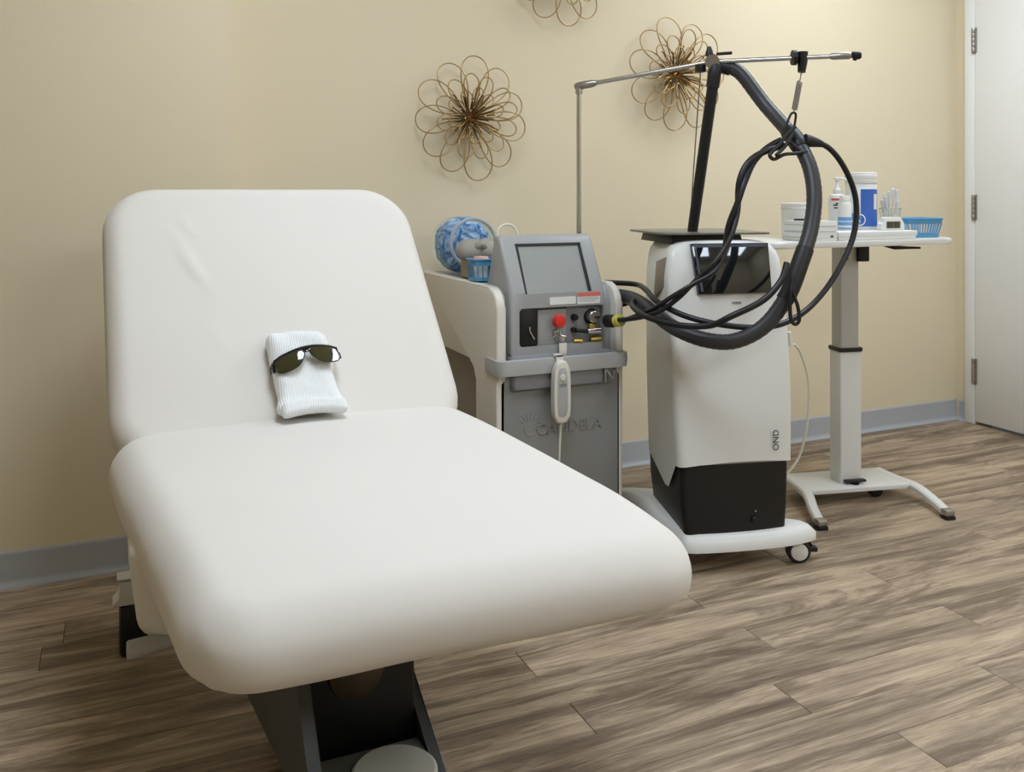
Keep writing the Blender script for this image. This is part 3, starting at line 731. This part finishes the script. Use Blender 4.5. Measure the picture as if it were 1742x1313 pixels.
def hem(v):
    x, y = v.x, v.y
    if y < 0.03: return 0.315+0.012*(1-((x+0.03)/0.19)**2)
    if x < 0: 
        if y < 0.12: return 0.315-(y-0.03)/0.09*0.10
        return 0.215+(y-0.12)/0.26*0.06
    return 0.315-(y-0.03)/0.35*0.05
rgs = []
LV = [(0.32, 0.0, -0.219, 0.157), (0.45, 0.010, -0.224, 0.164), (0.58, 0.022, -0.227, 0.168), (0.70, 0.038, -0.228, 0.169), (0.80, 0.056, -0.229, 0.168), (0.88, 0.070, -0.226, 0.166), (0.93, 0.079, -0.219, 0.162)]
for i, (z, yf, l, rr_) in enumerate(LV):
    ring = shell_ring(yf, z, l+0.045, l, rr_-0.045, rr_)
    if i == 0:
        ring = [Vector((v.x, v.y, hem(v))) for v in ring]
    rgs.append(ring)
for k, (dz, ins) in enumerate(((0.022, 0.006), (0.040, 0.020), (0.050, 0.042), (0.055, 0.075), (0.056, 0.12))):
    yf = 0.079+0.5*dz*0.9
    rgs.append(shell_ring(yf+ins*0.12, 0.93+dz, -0.219+0.045+ins*0.8, -0.219+ins, 0.162-0.045-ins*0.8, 0.162-ins, 0.38-ins*0.5, 0.03))
shell = MB().rings(rgs).build('shell', M_wht, wm, 50)
# screen lies on the leaning front
sv = Vector((0, 0.19, 1)).normalized(); sn = Vector((0, -1, 0.19)).normalized()
SMX = Matrix(((1, 0, 0, 0), (0, sv.y, sn.y, 0.0425), (0, sv.z, sn.z, 0.815), (0, 0, 0, 1)))
def scr(poly, h0, h1, name, m, parent, bev=0.0):
    q = MB().prism(poly, 'z', h0, h1, bev); q.xf(SMX); return q.build(name, m, parent)
so = [(-0.137, 0.010), (0.104, 0.010), (0.106, 0.165), (-0.150, 0.165)]
sc_ = scr(so, -0.01, 0.0075, 'screen', M_screen_b, wm, 0.002)
scr([(-0.130, 0.018), (-0.122, 0.018), (-0.1345, 0.152), (-0.142, 0.152)], 0.0073, 0.0082, 'screen_border', mat('slate_border', (70, 76, 92), 0.3), sc_)
scr([(-0.142, 0.153), (0.100, 0.153), (0.101, 0.162), (-0.145, 0.162)], 0.0073, 0.0082, 'screen_border', mat('slate_border', (70, 76, 92), 0.3), sc_)
MB().prism([(0.105, 0.935), (0.178, 0.918), (0.20, 0.80), (0.11, 0.842)], 'x', -0.2215, -0.19, 0.004).build('side_grille', M_greyshell, wm)
text_mesh('OND', 0.030, 0.0006, 'lettering', M_txt, wm, Matrix.Translation((0.092, -0.010, 0.385)) @ Matrix.Rotation(-PI/2, 4, 'Y') @ Matrix.Rotation(PI/2, 4, 'X') @ Matrix.Scale(0.9, 4))
mp = MB()
for k in range(5): mp.box((-0.0150+k*0.0065, -0.0036, -0.0005), (-0.0100+k*0.0065, 0.0036, 0.0005))
mp.xf(Matrix.Translation((-0.012, 0.0425, 0.797)) @ Matrix.Rotation(math.radians(79), 4, 'X')); mp.build('small_print', M_lab_g, wm)
blk = [shell_ring(yf, z, l+0.035, l, r_-0.03, r_, 0.37, 0.02) for z, yf, l, r_ in ((0.112, 0.004, -0.194, 0.135), (0.20, 0.006, -0.205, 0.142), (0.30, 0.010, -0.208, 0.146), (0.36, 0.016, -0.208, 0.146))]
bc = MB().rings(blk).build('lower_cover', M_black, wm, 50)
MB().lathe([(0.009, 0.0), (0.009, -0.008), (0.006, -0.012), (0.0, -0.012)], 16, (0.02, -0.006, 0.150), 'y').build('latch', M_blackm, bc)
MB().lathe([(0.003, 0.0), (0.003, -0.004), (0.0, -0.004)], 10, (0.024, -0.008, 0.176), 'y').build('keyhole', M_steel, bc)
# base: cross-shaped plinth with four swept feet
fp = [(-0.20, -0.018), (-0.10, -0.035), (0.03, -0.038), (0.14, -0.03), (0.222, -0.006), (0.230, 0.012), (0.215, 0.03), (0.165, 0.07), (0.155, 0.14), (0.165, 0.30), (0.215, 0.38), (0.235, 0.42), (0.21, 0.44), (0.0, 0.40), (-0.235, 0.48), (-0.262, 0.47), (-0.265, 0.44), (-0.225, 0.38), (-0.215, 0.30), (-0.222, 0.2), (-0.212, 0.05)]
fpo = smooth_path([(x, y, 0) for x, y in fp], 3, True)
def inset(P, k): 
    c = Vector((-0.01, 0.2, 0)); return [c+(p-c)*k for p in P]
MB().rings([[(p.x, p.y, 0.066) for p in inset(fpo, 0.97)], [(p.x, p.y, 0.070) for p in fpo], [(p.x, p.y, 0.094) for p in fpo], [(p.x, p.y, 0.112) for p in inset(fpo, 0.93)], [(p.x, p.y, 0.116) for p in inset(fpo, 0.88)]]).build('base_plinth', M_wht, wm, 50)
def castor(x, y, rz, parent):
    c = MB(); R = 0.036
    c.lathe([(R-0.004, -0.016), (R, -0.012), (R, 0.012), (R-0.004, 0.016)], 26, (0, 0, R), 'y')
    M = Matrix.Translation((x, y, 0)) @ Matrix.Rotation(rz, 4, 'Z')
    w = c.xf(M).build('castor_wheel', M_rub, parent)
    d = MB(); d.lathe([(0.026, -0.0165), (0.026, -0.019), (0.022, -0.021), (0.0, -0.021)], 24, (0, 0, R), 'y'); d.xf(M); lab(d.build('wheel_disc', M_wht, w), 'pale wheel disc')
    h = MB(); h.prism([(-0.036, 0.045), (-0.030, 0.066), (-0.012, 0.078), (0.020, 0.078), (0.040, 0.060), (0.060, 0.030), (0.056, 0.024), (0.040, 0.036), (0.03, 0.05), (0.0, 0.055)], 'y', 0.017, 0.034, 0.002); h.lathe([(0.009, 0.066), (0.009, 0.09)], 12, (0.0, 0.01, 0)); h.box((0.03, 0.004, 0.028), (0.062, 0.03, 0.042), 0.003); h.xf(M); h.build('castor_fork', M_black, w)
castor(0.178, 0.014, math.radians(-14), wm); castor(-0.215, 0.425, math.radians(20), wm)
castor(0.19, 0.40, math.radians(-8), wm); castor(-0.20, 0.10, math.radians(-14), wm)
# tray, pole with elbow
tr = rrect(-0.222, 0.142, 0.10, 0.46, [0.035, 0.03, 0.05, 0.05])
MB().prism(tr, 'z', 1.003, 1.009, 0.002).build('tray', M_tray, wm)
MB().prism([(-0.19, 0.975), (-0.182, 1.003), (0.045, 1.003), (0.055, 0.975)], 'y', 0.13, 0.40, 0.004).build('tray_support', M_black, wm)
def toL(p): return Matrix.Rotation(-WR, 4, 'Z') @ (Vector(p)-Vector((WX, WY, 0)))
P0, P1 = Vector((-0.079, 0.221, 1.008)), Vector((-0.030, 0.163, 1.505))
MB().tube([P0, lerp(P0, P1, 0.4), P1], [0.0165, 0.0175, 0.018], 16).build('hose_pole', M_pole, wm)
elb = smooth_path([lerp(P0, P1, 0.93), P1+Vector((0.002, -0.002, 0.016)), toL((1.768, 2.349, 1.540)), toL((1.797, 2.325, 1.530))], 6)
MB().tube(elb, [0.021]*7+[0.023]*(len(elb)-7), 16).build('pole_elbow', M_rub, wm)
MB().tube(smooth_path([(0.172, 0.055, 0.70), (0.178, 0.06, 0.665), (0.178, 0.06, 0.655)], 3), 0.006, 8).build('cord_plug', M_wht, wm)
cordp = [toL(p) for p in [(1.93, 2.185, 0.664), (1.962, 2.192, 0.633), (2.012, 2.212, 0.533), (2.030, 2.238, 0.395), (2.018, 2.255, 0.297), (1.984, 2.259, 0.249), (1.94, 2.28, 0.20)]]
MB().tube(smooth_path(cordp, 6), 0.0042, 8).build('power_cord', M_cord, wm)

# ------------------------------------------------------------------ hoses and cables
hose_pts = [(1.797, 2.325, 1.535), (1.822, 2.297, 1.505), (1.858, 2.239, 1.413), (1.869, 2.157, 1.334), (1.865, 2.093, 1.279), (1.861, 2.04, 1.207), (1.844, 2.004, 1.122), (1.813, 1.985, 1.029), (1.766, 1.973, 0.94), (1.716, 1.973, 0.843), (1.652, 1.991, 0.762), (1.577, 2.024, 0.721), (1.515, 2.074, 0.721), (1.476, 2.157, 0.742), (1.478, 2.261, 0.768), (1.494, 2.37, 0.79), (1.50, 2.47, 0.80), (1.470, 2.56, 0.80)]
hose = thing('thick_treatment_hose', 'thick grey-black hose looping from the black pole down to the laser console', 'hose', (1.478, 2.56, 0.80))
HO = Vector((1.478, 2.56, 0.80))
hp_ = smooth_path(hose_pts, 10)
rad = [0.0215+0.0008*(k % 2) for k in range(len(hp_))]
MB().tube([p-HO for p in hp_], rad, 16).build('hose_tube', M_hose, hose, 80)
i0 = min(range(len(hp_)), key=lambda i: (hp_[i]-Vector((1.867, 2.11, 1.295))).length)
MB().tube([p-HO for p in hp_[i0-5:i0+6]], [0.0245, 0.027, 0.0275, 0.0275, 0.0275, 0.0275, 0.0275, 0.0275, 0.0275, 0.027, 0.0245], 16).build('hose_sleeve', M_rub, hose)
i1 = min(range(len(hp_)), key=lambda i: (hp_[i]-Vector((1.762, 1.973, 0.93))).length)
vel = MB(); seg_ = hp_[i1-5:i1+11]; vel.tube([p-HO for p in seg_], 0.0245, 14); vel.build('velcro_wrap', M_rub, hose)
st_ = MB()
st_.tube(smooth_path([Vector(p)-HO for p in [(1.712, 1.945, 0.90), (1.699, 1.937, 0.863), (1.697, 1.938, 0.823), (1.700, 1.937, 0.785), (1.710, 1.932, 0.772), (1.720, 1.927, 0.785), (1.716, 1.929, 0.823), (1.706, 1.934, 0.858), (1.715, 1.94, 0.90)]], 5), 0.0052, 8)
st_.build('tie_loop', M_rub, hose)

def cable(name, label, pts, r, m, end=None):
    o0 = Vector(pts[-1]); t = thing(name, label, 'cable', o0)
    p = smooth_path(pts, 8)
    MB().tube([q-o0 for q in p], r, 10).build('cable_sheath', m, t, 80)
    return t, p, o0
t, p, o0 = cable('long_looped_cable', 'thin black cable swinging widest right loop in front of the side table', [(1.874, 2.078, 1.291), (1.945, 2.058, 1.27), (2.0, 2.044, 1.204), (2.037, 2.039, 1.112), (2.023, 2.034, 1.007), (1.959, 2.03, 0.904), (1.866, 2.016, 0.823), (1.768, 2.000, 0.777), (1.67, 2.0, 0.758), (1.563, 2.04, 0.763), (1.483, 2.12, 0.783), (1.455, 2.227, 0.815), (1.50, 2.36, 0.835), (1.53, 2.47, 0.84), (1.470, 2.56, 0.84)], 0.0085, M_cable)
MB().tube([q-o0 for q in p[:7]], [0.019, 0.019, 0.018, 0.016, 0.014, 0.012, 0.0095], 12).build('strain_relief', M_rub, t)
t, p, o0 = cable('short_curved_cable', 'black cable crossing the white machine front from the hose wrap to the laser console', [(1.697, 1.95, 0.94), (1.671, 1.945, 0.891), (1.617, 1.955, 0.839), (1.535, 1.985, 0.797), (1.497, 2.03, 0.768), (1.445, 2.10, 0.763), (1.405, 2.20, 0.775), (1.44, 2.34, 0.79), (1.50, 2.42, 0.80), (1.512, 2.50, 0.775), (1.470, 2.56, 0.76)], 0.0088, M_cable)
tp_ = [(1.400, 2.424, 0.735), (1.412, 2.36, 0.745), (1.428, 2.21, 0.788), (1.465, 2.145, 0.836), (1.516, 2.117, 0.882), (1.562, 2.097, 0.921), (1.603, 2.1, 0.978), (1.625, 2.101, 1.037), (1.647, 2.102, 1.096), (1.666, 2.105, 1.164), (1.702, 2.111, 1.22), (1.755, 2.109, 1.258), (1.812, 2.102, 1.283)]
tw_ = thing('twisted_cable_pair', 'two black cables twisted together rising from the laser console to the hose sleeve', 'cable', tp_[0])
P_ = smooth_path(tp_, 12); F_ = tangent_frames(P_); o0 = Vector(tp_[0]); n_ = len(P_)
for ph in (0, PI):
    q = []
    for i, pnt in enumerate(P_):
        u = i/(n_-1); a = ph+u*2*PI*2.6; q.append(pnt-o0+(F_[i][0]*math.cos(a)+F_[i][1]*math.sin(a))*0.0078)
    MB().tube(q, [0.0072+0.0025*min(1, max(0, (i/(n_-1)-0.45)*3)) for i in range(n_)], 10).build('cable_strand', M_cable, tw_, 80)
i = 3
MB().tube([p-o0 for p in P_[0:10]], [0.020]*7+[0.018, 0.016, 0.012], 14).build('connector_boot', M_black, tw_)
lab(MB().tube([p-o0 for p in P_[9:13]], 0.0185, 14).build('yellow_tag', M_yel, tw_), 'yellow paper tag wrapped round the cable')
hl = thing('hose_hanger_loops', 'black cord loops gathering the hoses under the boom hook', 'cord', (1.82, 2.09, 1.26))
o0 = Vector((1.82, 2.09, 1.26))
for pts in ([(1.850, 2.090, 1.330), (1.819, 2.088, 1.308), (1.787, 2.085, 1.277), (1.753, 2.082, 1.250), (1.748, 2.080, 1.240), (1.764, 2.08, 1.232), (1.792, 2.07, 1.246), (1.824, 2.060, 1.249), (1.858, 2.05, 1.255)],
            [(1.836, 2.08, 1.312), (1.803, 2.078, 1.272), (1.762, 2.07, 1.243)], [(1.815, 2.08, 1.288), (1.84, 2.066, 1.262), (1.858, 2.055, 1.245)]):
    MB().tube(smooth_path([Vector(p)-o0 for p in pts], 5), 0.0055, 8).build('cord_loop', M_rub, hl)

# ------------------------------------------------------------------ white adjustable side table
TX, TY, TR = 2.51, 2.56, math.radians(-12.6)
tb = thing('side_table', 'white height-adjustable side table on a single post with splayed feet', 'table', (TX, TY, 0), TR)
top = MB().prism(rrect(-0.52, 0.365, -0.195, 0.165, 0.07), 'z', 0.945, 0.967, 0.007, 3).build('tabletop', M_wht2, tb); top.rotation_euler = (0, 0, -TR)
MB().prism(rrect(-0.046, 0.030, -0.038, 0.028, 0.008), 'z', 0.54, 0.945).build('inner_post', mat('silver_post', (186, 186, 182), 0.45, 0.25), tb)
MB().prism(rrect(-0.050, 0.037, -0.043, 0.032, 0.006), 'z', 0.058, 0.548, 0.002).build('outer_post', M_wht2, tb)
MB().prism(rrect(-0.055, 0.041, -0.048, 0.037, 0.008), 'z', 0.546, 0.560, 0.003).build('post_collar', M_black, tb)
MB().prism(rrect(-0.205, 0.205, -0.10, 0.105, 0.02), 'z', 0.046, 0.060, 0.004).build('base_plate', M_wht2, tb)
for sg, pts in ((-1, [(-0.192, 0.10, 0.052), (-0.200, 0.0, 0.052), (-0.215, -0.10, 0.050), (-0.250, -0.20, 0.034), (-0.275, -0.285, 0.022)]), (1, [(0.192, 0.10, 0.052), (0.200, 0.0, 0.052), (0.222, -0.10, 0.050), (0.222, -0.20, 0.034), (0.210, -0.285, 0.022)])):
    pp = smooth_path(pts, 5); rg = []
    for i, q in enumerate(pp):
        w = 0.022-0.005*i/len(pp); h = 0.010
        rg.append([(q.x-w, q.y, q.z-h), (q.x+w, q.y, q.z-h), (q.x+w, q.y, q.z+h*0.4), (q.x+w*0.7, q.y, q.z+h), (q.x-w*0.7, q.y, q.z+h), (q.x-w, q.y, q.z+h*0.4)])
    leg = MB().rings(rg).build('leg', M_wht2, tb, 40)
    q = pp[-1]
    MB().box((q.x-0.018, q.y-0.022, 0.012), (q.x+0.018, q.y+0.012, 0.034), 0.006).build('chrome_toe', M_steel, leg)
    MB().box((q.x-0.019, q.y-0.024, 0.0), (q.x+0.019, q.y+0.014, 0.013), 0.004).build('rubber_foot', M_black, leg)
for x, y in ((0.10, -0.03), (-0.12, 0.06)):
    MB().lathe([(0.022, -0.016), (0.025, -0.012), (0.025, 0.012), (0.022, 0.016)], 20, (x, y, 0.025), 'y').build('castor_wheel', M_black, tb)
br = MB(); br.prism([(-0.058, 0.945), (-0.058, 0.900), (-0.045, 0.878), (-0.018, 0.878), (-0.010, 0.945)], 'y', -0.06, -0.04, 0.002); br.build('top_bracket', mat('silver_post', (186, 186, 182), 0.45, 0.25), tb)
for z in (0.93, 0.893): MB().lathe([(0.006, 0.0), (0.006, -0.004), (0.0, -0.005)], 12, (-0.036, -0.06, z), 'y').build('bracket_bolt', M_black, tb)
MB().box((0.018, -0.055, 0.880), (0.062, 0.0, 0.944), 0.004).build('gas_spring_box', M_black, tb)
lev = MB().tube([(0.09, -0.08, 0.942), (0.106, -0.13, 0.934), (0.15, -0.15, 0.933), (0.20, -0.16, 0.932)], [0.004, 0.008, 0.005, 0.004], 10).build('height_lever', M_black, tb); lev.rotation_euler = (0, 0, -TR)
fk = MB(); fk.box((-0.040, -0.066, 0.068), (0.042, -0.045, 0.076), 0.002); fk.lathe([(0.006, 0.060), (0.006, 0.068)], 12, (0.0, -0.058, 0)); fk.lathe([(0.014, 0.060), (0.016, 0.064)], 14, (0.0, -0.058, 0)); fk.build('post_stop', M_black, tb)

# ---- things on the side table (top at z = .967)
TZ = 0.9675
IR = 0.0                                    # the top and what stands on it line up with the back wall
def tl(x, y, z=0): return Vector((x, y, TZ+z))
ft_ = thing('flat_white_box', 'flat white lidded box lying under the canister and timer', 'box', tl(2.488, 2.425), IR)
MB().box((-0.184, -0.042, 0.0), (0.184, 0.042, 0.022), 0.003).build('box_base', M_paper, ft_)
MB().box((-0.188, -0.045, 0.012), (0.188, 0.045, 0.030), 0.003).build('box_lid', M_paper, ft_)
FZ = 0.0305
can = thing('wipe_canister', 'tall white canister with blue label standing behind the digital timer', 'canister', tl(2.568, 2.545, FZ), IR)
MB().lathe([(0.050, -0.0305), (0.055, -0.027), (0.056, -0.02), (0.056, 0.170), (0.052, 0.176)], 40).build('canister_body', M_wht, can)
ld = [(0.0575, 0.172), (0.0585, 0.176), (0.0585, 0.186), (0.0565, 0.188), (0.0585, 0.190), (0.0585, 0.202), (0.056, 0.204), (0.056, 0.210), (0.053, 0.213), (0.0, 0.213)]
MB().lathe(ld, 40).build('canister_lid', M_wht2, can)
def wrap(r, a0, a1, z0, z1, name, m, parent, n=14, th=0.0006):
    rg = []
    for k in range(n+1):
        a = math.radians(a0+(a1-a0)*k/n); c, s = math.cos(a), math.sin(a)
        rg.append([(r*c, r*s, z0), ((r+th)*c, (r+th)*s, z0), ((r+th)*c, (r+th)*s, z1), (r*c, r*s, z1)])
    return MB().rings(rg).build(name, m, parent)
lb = wrap(0.056, -136, -30, 0.012, 0.150, 'blue_label', M_blue, can)
wrap(0.0562, -205, -137, 0.012, 0.026, 'label_stripe', M_blue2, can); wrap(0.0562, -205, -137, 0.036, 0.060, 'label_stripe', M_blue2, can)
wrap(0.0568, -84, -62, 0.075, 0.132, 'white_panel', M_lab_w, lb, 8)
em2 = MB(); em2.tube([(0.0572*math.cos(math.radians(-139)+0.018/0.056*math.cos(a)), 0.0572*math.sin(math.radians(-139)+0.018/0.056*math.cos(a)), 0.036+0.020*math.sin(a)) for a in [2*PI*k/28 for k in range(28)]], 0.0024, 6, True); em2.build('ring_emblem', M_lab_w, lb)
em3 = MB(); em3.tube([(0.0572*math.cos(math.radians(-139)+0.008/0.056*math.cos(a)), 0.0572*math.sin(math.radians(-139)+0.008/0.056*math.cos(a)), 0.036+0.010*math.sin(a)) for a in [PI*1.5*k/14+0.6 for k in range(15)]], 0.0022, 6); em3.build('emblem_mark', M_blue2, lb)
bt = thing('striped_bottle', 'small white bottle with light blue bands left of the canister', 'bottle', tl(2.446, 2.502, FZ), IR)
MB().lathe([(0.021, -0.0305), (0.024, -0.027), (0.024, 0.092), (0.021, 0.100), (0.018, 0.104)], 28).build('bottle_body', M_wht, bt)
MB().lathe([(0.019, 0.103), (0.019, 0.124), (0.017, 0.127), (0.0, 0.127)], 24).build('bottle_cap', M_wht2, bt)
for z0, z1 in ((0.034, 0.048), (0.018, 0.030), (0.004, 0.010)): wrap(0.024, -205, -65, z0, z1, 'blue_band', M_blue2, bt)
pu = thing('pump_bottle', 'white pump bottle with red and black print behind the cartons', 'bottle', tl(2.480, 2.575, FZ), IR)
MB().lathe([(0.028, -0.0305), (0.031, -0.027), (0.031, 0.112), (0.026, 0.128), (0.012, 0.134)], 28).build('bottle_body', M_wht, pu)
MB().lathe([(0.014, 0.134), (0.015, 0.148), (0.006, 0.160), (0.005, 0.184)], 20).build('pump_collar', M_wht2, pu)
nz_ = MB(); nz_.lathe([(0.009, 0.182), (0.011, 0.186), (0.011, 0.194), (0.0, 0.197)], 18); nz_.tube([(0, 0, 0.190), (0.016, -0.012, 0.190), (0.026, -0.019, 0.185)], [0.006, 0.005, 0.004], 8); nz_.build('pump_head', M_wht2, pu)
wrap(0.031, -175, -90, 0.108, 0.116, 'red_print_band', M_redt, pu)
for z, a0, a1 in ((0.088, -160, -105), (0.078, -155, -112), (0.094, -145, -122)): wrap(0.031, a0, a1, z, z+0.005, 'print_line', M_txt, pu, 6)
tu = thing('white_tub', 'white round ridged tub at the left end of the side table', 'tub', tl(2.318, 2.60, 0.0), IR)
MB().lathe([(0.055, 0.0), (0.060, 0.004), (0.062, 0.09), (0.062, 0.106), (0.0645, 0.108), (0.0645, 0.112), (0.0625, 0.114), (0.0635, 0.118), (0.0635, 0.128), (0.060, 0.130), (0.0, 0.130)], 40).build('tub_body', M_wht2, tu)
def carton(name, label, x0, x1, y0, y1, h, stripes, mark):
    c = thing(name, label, 'box', tl((x0+x1)/2, (y0+y1)/2), IR); w, d = (x1-x0)/2, (y1-y0)/2
    MB().box((-w, -d, 0), (w, d, h), 0.0015).build('carton_body', M_paper, c)
    for a, b in ((0.80, 0.84), (0.42, 0.52), (0.16, 0.20)): MB().box((-w-0.0006, -d*0.95, h*a), (-w+0.0005, d*0.9, h*b)).build('print_stripe', M_paperg, c)
    for a, b in stripes: MB().box((-w*0.96, -d-0.0006, h*a), (w*0.9, -d+0.0005, h*b)).build('print_stripe', M_paperg, c)
    if mark: MB().box((mark[0], -d-0.0008, mark[1]), (mark[0]+0.012, -d+0.0005, mark[1]+0.007)).build('print_mark', M_txt, c)
    fl = MB(); fl.box((-w*0.98, -d*0.98, h), (w*0.98, d*0.98, h+0.0012)); fl.build('top_flap', M_paper, c)
    return c
carton('supply_carton', 'white carton with faint grey print and a dark mark in front of the tub', 2.168, 2.297, 2.385, 2.511, 0.068, ((0.72, 0.77), (0.46, 0.50), (0.12, 0.14)), (0.035, 0.012))
tag(MB().tube([tl(2.185, 2.475, 0.0725), tl(2.205, 2.455, 0.0725), tl(2.225, 2.435, 0.0722)], [0.003, 0.004, 0.003], 8).build('black_pen', M_black), 'short black pen on top of the white supply carton', 'pen')
vi = thing('small_vials', 'little olive vial lying on the white supply carton', 'vial', tl(2.268, 2.45, 0.0758), IR)
MB().rod((-0.016, 0, 0), (0.012, 0.004, 0), 0.0065, 12).build('vial_body', mat('olive_vial', (150, 150, 116), 0.3), vi); MB().rod((0.012, 0.004, 0), (0.022, 0.005, 0), 0.0045, 10).build('vial_cap', M_steel, vi)
cu = thing('clear_cup', 'clear plastic cup holding wrapped applicators behind the timer', 'cup', tl(2.78, 2.605, 0.0), IR)
MB().lathe([(0.030, 0.0), (0.032, 0.003), (0.040, 0.105), (0.041, 0.108), (0.0385, 0.106), (0.030, 0.006), (0.0, 0.005)], 32, caps=False).build('cup_wall', M_clear, cu)
M_wrap = mat('clear_wrap', (232, 234, 236), 0.25, alpha=0.6)
for k, (dx, dy, lx, ly, h) in enumerate([(-0.012, 0.0, -0.030, -0.004, 0.150), (-0.016, 0.008, -0.036, 0.01, 0.135), (0.0, -0.008, 0.004, -0.012, 0.178), (0.010, 0.0, 0.020, 0.0, 0.180), (0.016, -0.006, 0.034, -0.006, 0.172), (0.004, 0.012, 0.010, 0.016, 0.168), (-0.004, -0.012, 0.030, -0.014, 0.128), (-0.010, 0.012, -0.014, 0.02, 0.160)]):
    a = thing('wrapped_applicator', ['white wrapped applicator leaning left in the clear cup', 'wrapped applicator farthest left in the clear cup', 'tall wrapped applicator at the front middle of the clear cup', 'tallest wrapped applicator right of middle in the clear cup', 'wrapped applicator leaning farthest right in the clear cup', 'wrapped applicator at the back middle of the clear cup', 'short wrapped applicator crossing low to the right in the clear cup', 'wrapped applicator at the back left of the clear cup'][k], 'applicator', tl(2.78+dx*0.9, 2.605+dy*0.9, 0.006), IR, 'wrapped applicators in the clear cup')
    e = Vector((lx-dx, ly-dy, h))
    MB().tube([(0, 0, 0), e*0.6, e], [0.002, 0.0022, 0.0022], 8).build('stick', M_wht, a)
    MB().tube([e*0.62, e*0.9, e*0.985, e], [0.003, 0.0065, 0.0065, 0.003], 8).build('wrapper', M_wrap, a)
ti = thing('digital_timer', 'small white digital timer with grey display in front of the clear cup', 'timer', tl(2.602, 2.435, FZ), IR)
MB().prism([(-0.056, 0.0), (0.056, 0.0), (0.058, 0.010), (0.056, 0.024), (0.046, 0.030), (0.042, 0.044), (0.034, 0.048), (-0.034, 0.048), (-0.042, 0.044), (-0.046, 0.030), (-0.056, 0.024), (-0.058, 0.010)], 'y', -0.012, 0.012, 0.003, 2).build('timer_body', M_wht2, ti)
ds = MB().prism(rrect(-0.034, 0.034, 0.007, 0.032, 0.002), 'y', -0.0130, -0.0115).build('display', M_lcd, ti)
dg = MB()
for x in (-0.024, -0.011, 0.006, 0.019):
    for (a, b, c_, d_) in ((0, 0.002, 0.010, 0.028), (0.006, 0.008, 0.012, 0.028), (0, 0.008, 0.010, 0.012), (0, 0.008, 0.026, 0.028)): dg.box((x+a-0.003, -0.0136, c_), (x+b-0.003, -0.0128, d_))
dg.build('digits', M_lcdd, ds)
basket('blue_basket', 'light blue slotted basket at the right end of the side table', tl(2.772, 2.475, 0.0005), 0.150, 0.09, 0.070, 0.014, 12, IR)

# ------------------------------------------------------------------ wire flower wall art
def petal_mesh(R, w, lift, tipz, r0, wire=0.0024, seg=28):
    pts = []
    for k in range(seg+1):
        t = k/seg; q = (1-math.cos(2*PI*t))/2
        rad_ = r0+(R-r0)*q; lat = w/2*math.sin(2*PI*t)*(0.25+0.75*q**0.7)*1.15
        pts.append((lat, lift+(tipz-lift)*q+0.02*math.sin(PI*q), rad_))
    return MB().tube([(x, -y, z) for x, y, z in pts], wire, 5).mesh('petal', M_gold, 180)
PET = [(petal_mesh(0.232, 0.125, 0.030, 0.045, 0.03), 11, 0.0), (petal_mesh(0.165, 0.072, 0.045, 0.105, 0.02), 12, 0.25), (petal_mesh(0.110, 0.050, 0.050, 0.100, 0.012), 10, 0.6)]
sm = MB(); sm.tube([(0, 0, 0), (0, 0, 0.8), (0, 0, 1.0)], [0.0024, 0.0024, 0.002], 5)
def stamen_mesh(L):
    q = MB(); q.tube([(0, 0, 0), (0, 0, L*0.93), (0, 0, L*0.94), (0, 0, L*0.97), (0, 0, L)], [0.0022, 0.0022, 0.0045, 0.0052, 0.002], 6); return q.mesh('stamen', M_goldl, 180)
STM = [stamen_mesh(0.105), stamen_mesh(0.085), stamen_mesh(0.125)]
sm.bm.free()
def flower(label, loc, sc, rot, tiltx, seed):
    rnd = random.Random(seed)
    f = thing('wire_flower', label, 'wall art', loc, 0, 'gold wire flowers on the beige wall')
    f.scale = (sc, sc, sc)
    for me, n, off in PET:
        for k in range(n):
            p = link('petal', me, f); a = rot+off+2*PI*k/n+rnd.uniform(-0.06, 0.06)
            p.rotation_euler = (rnd.uniform(-0.05, 0.05), a, 0); s = rnd.uniform(0.94, 1.04); p.scale = (s, s, s)
    for k in range(46):
        p = link('stamen', STM[k % 3], f); ph = k*2.39996; el = 0.15+1.25*math.sqrt((k+0.5)/46)
        d = Vector((math.sin(el)*math.cos(ph), -math.cos(el), math.sin(el)*math.sin(ph)))
        p.rotation_mode = 'QUATERNION'; p.rotation_quaternion = d.to_track_quat('Z', 'Y'); p.location = (0, -0.022, 0)
    lab(MB().lathe([(0.0, -0.045), (0.012, -0.040), (0.016, -0.028), (0.010, -0.018), (0.010, 0.0)], 16, (0, 0, 0), 'y').build('hub', mat('copper_hub', (176, 112, 66), 0.35, 0.9), f), 'coppery centre bead')
    return f
flower('gold wire flower hanging lowest and farthest left, above the laser console', (1.235, YB, 1.42), 1.0, 0.1, 0, 1)
flower('gold wire flower partly hidden behind the chrome boom and black pole', (2.165, YB, 1.635), 1.05, 0.35, 0, 2)
flower('gold wire flower cut off at the top edge between the other two', (1.625, YB, 2.03), 0.98, 0.2, 0, 3)
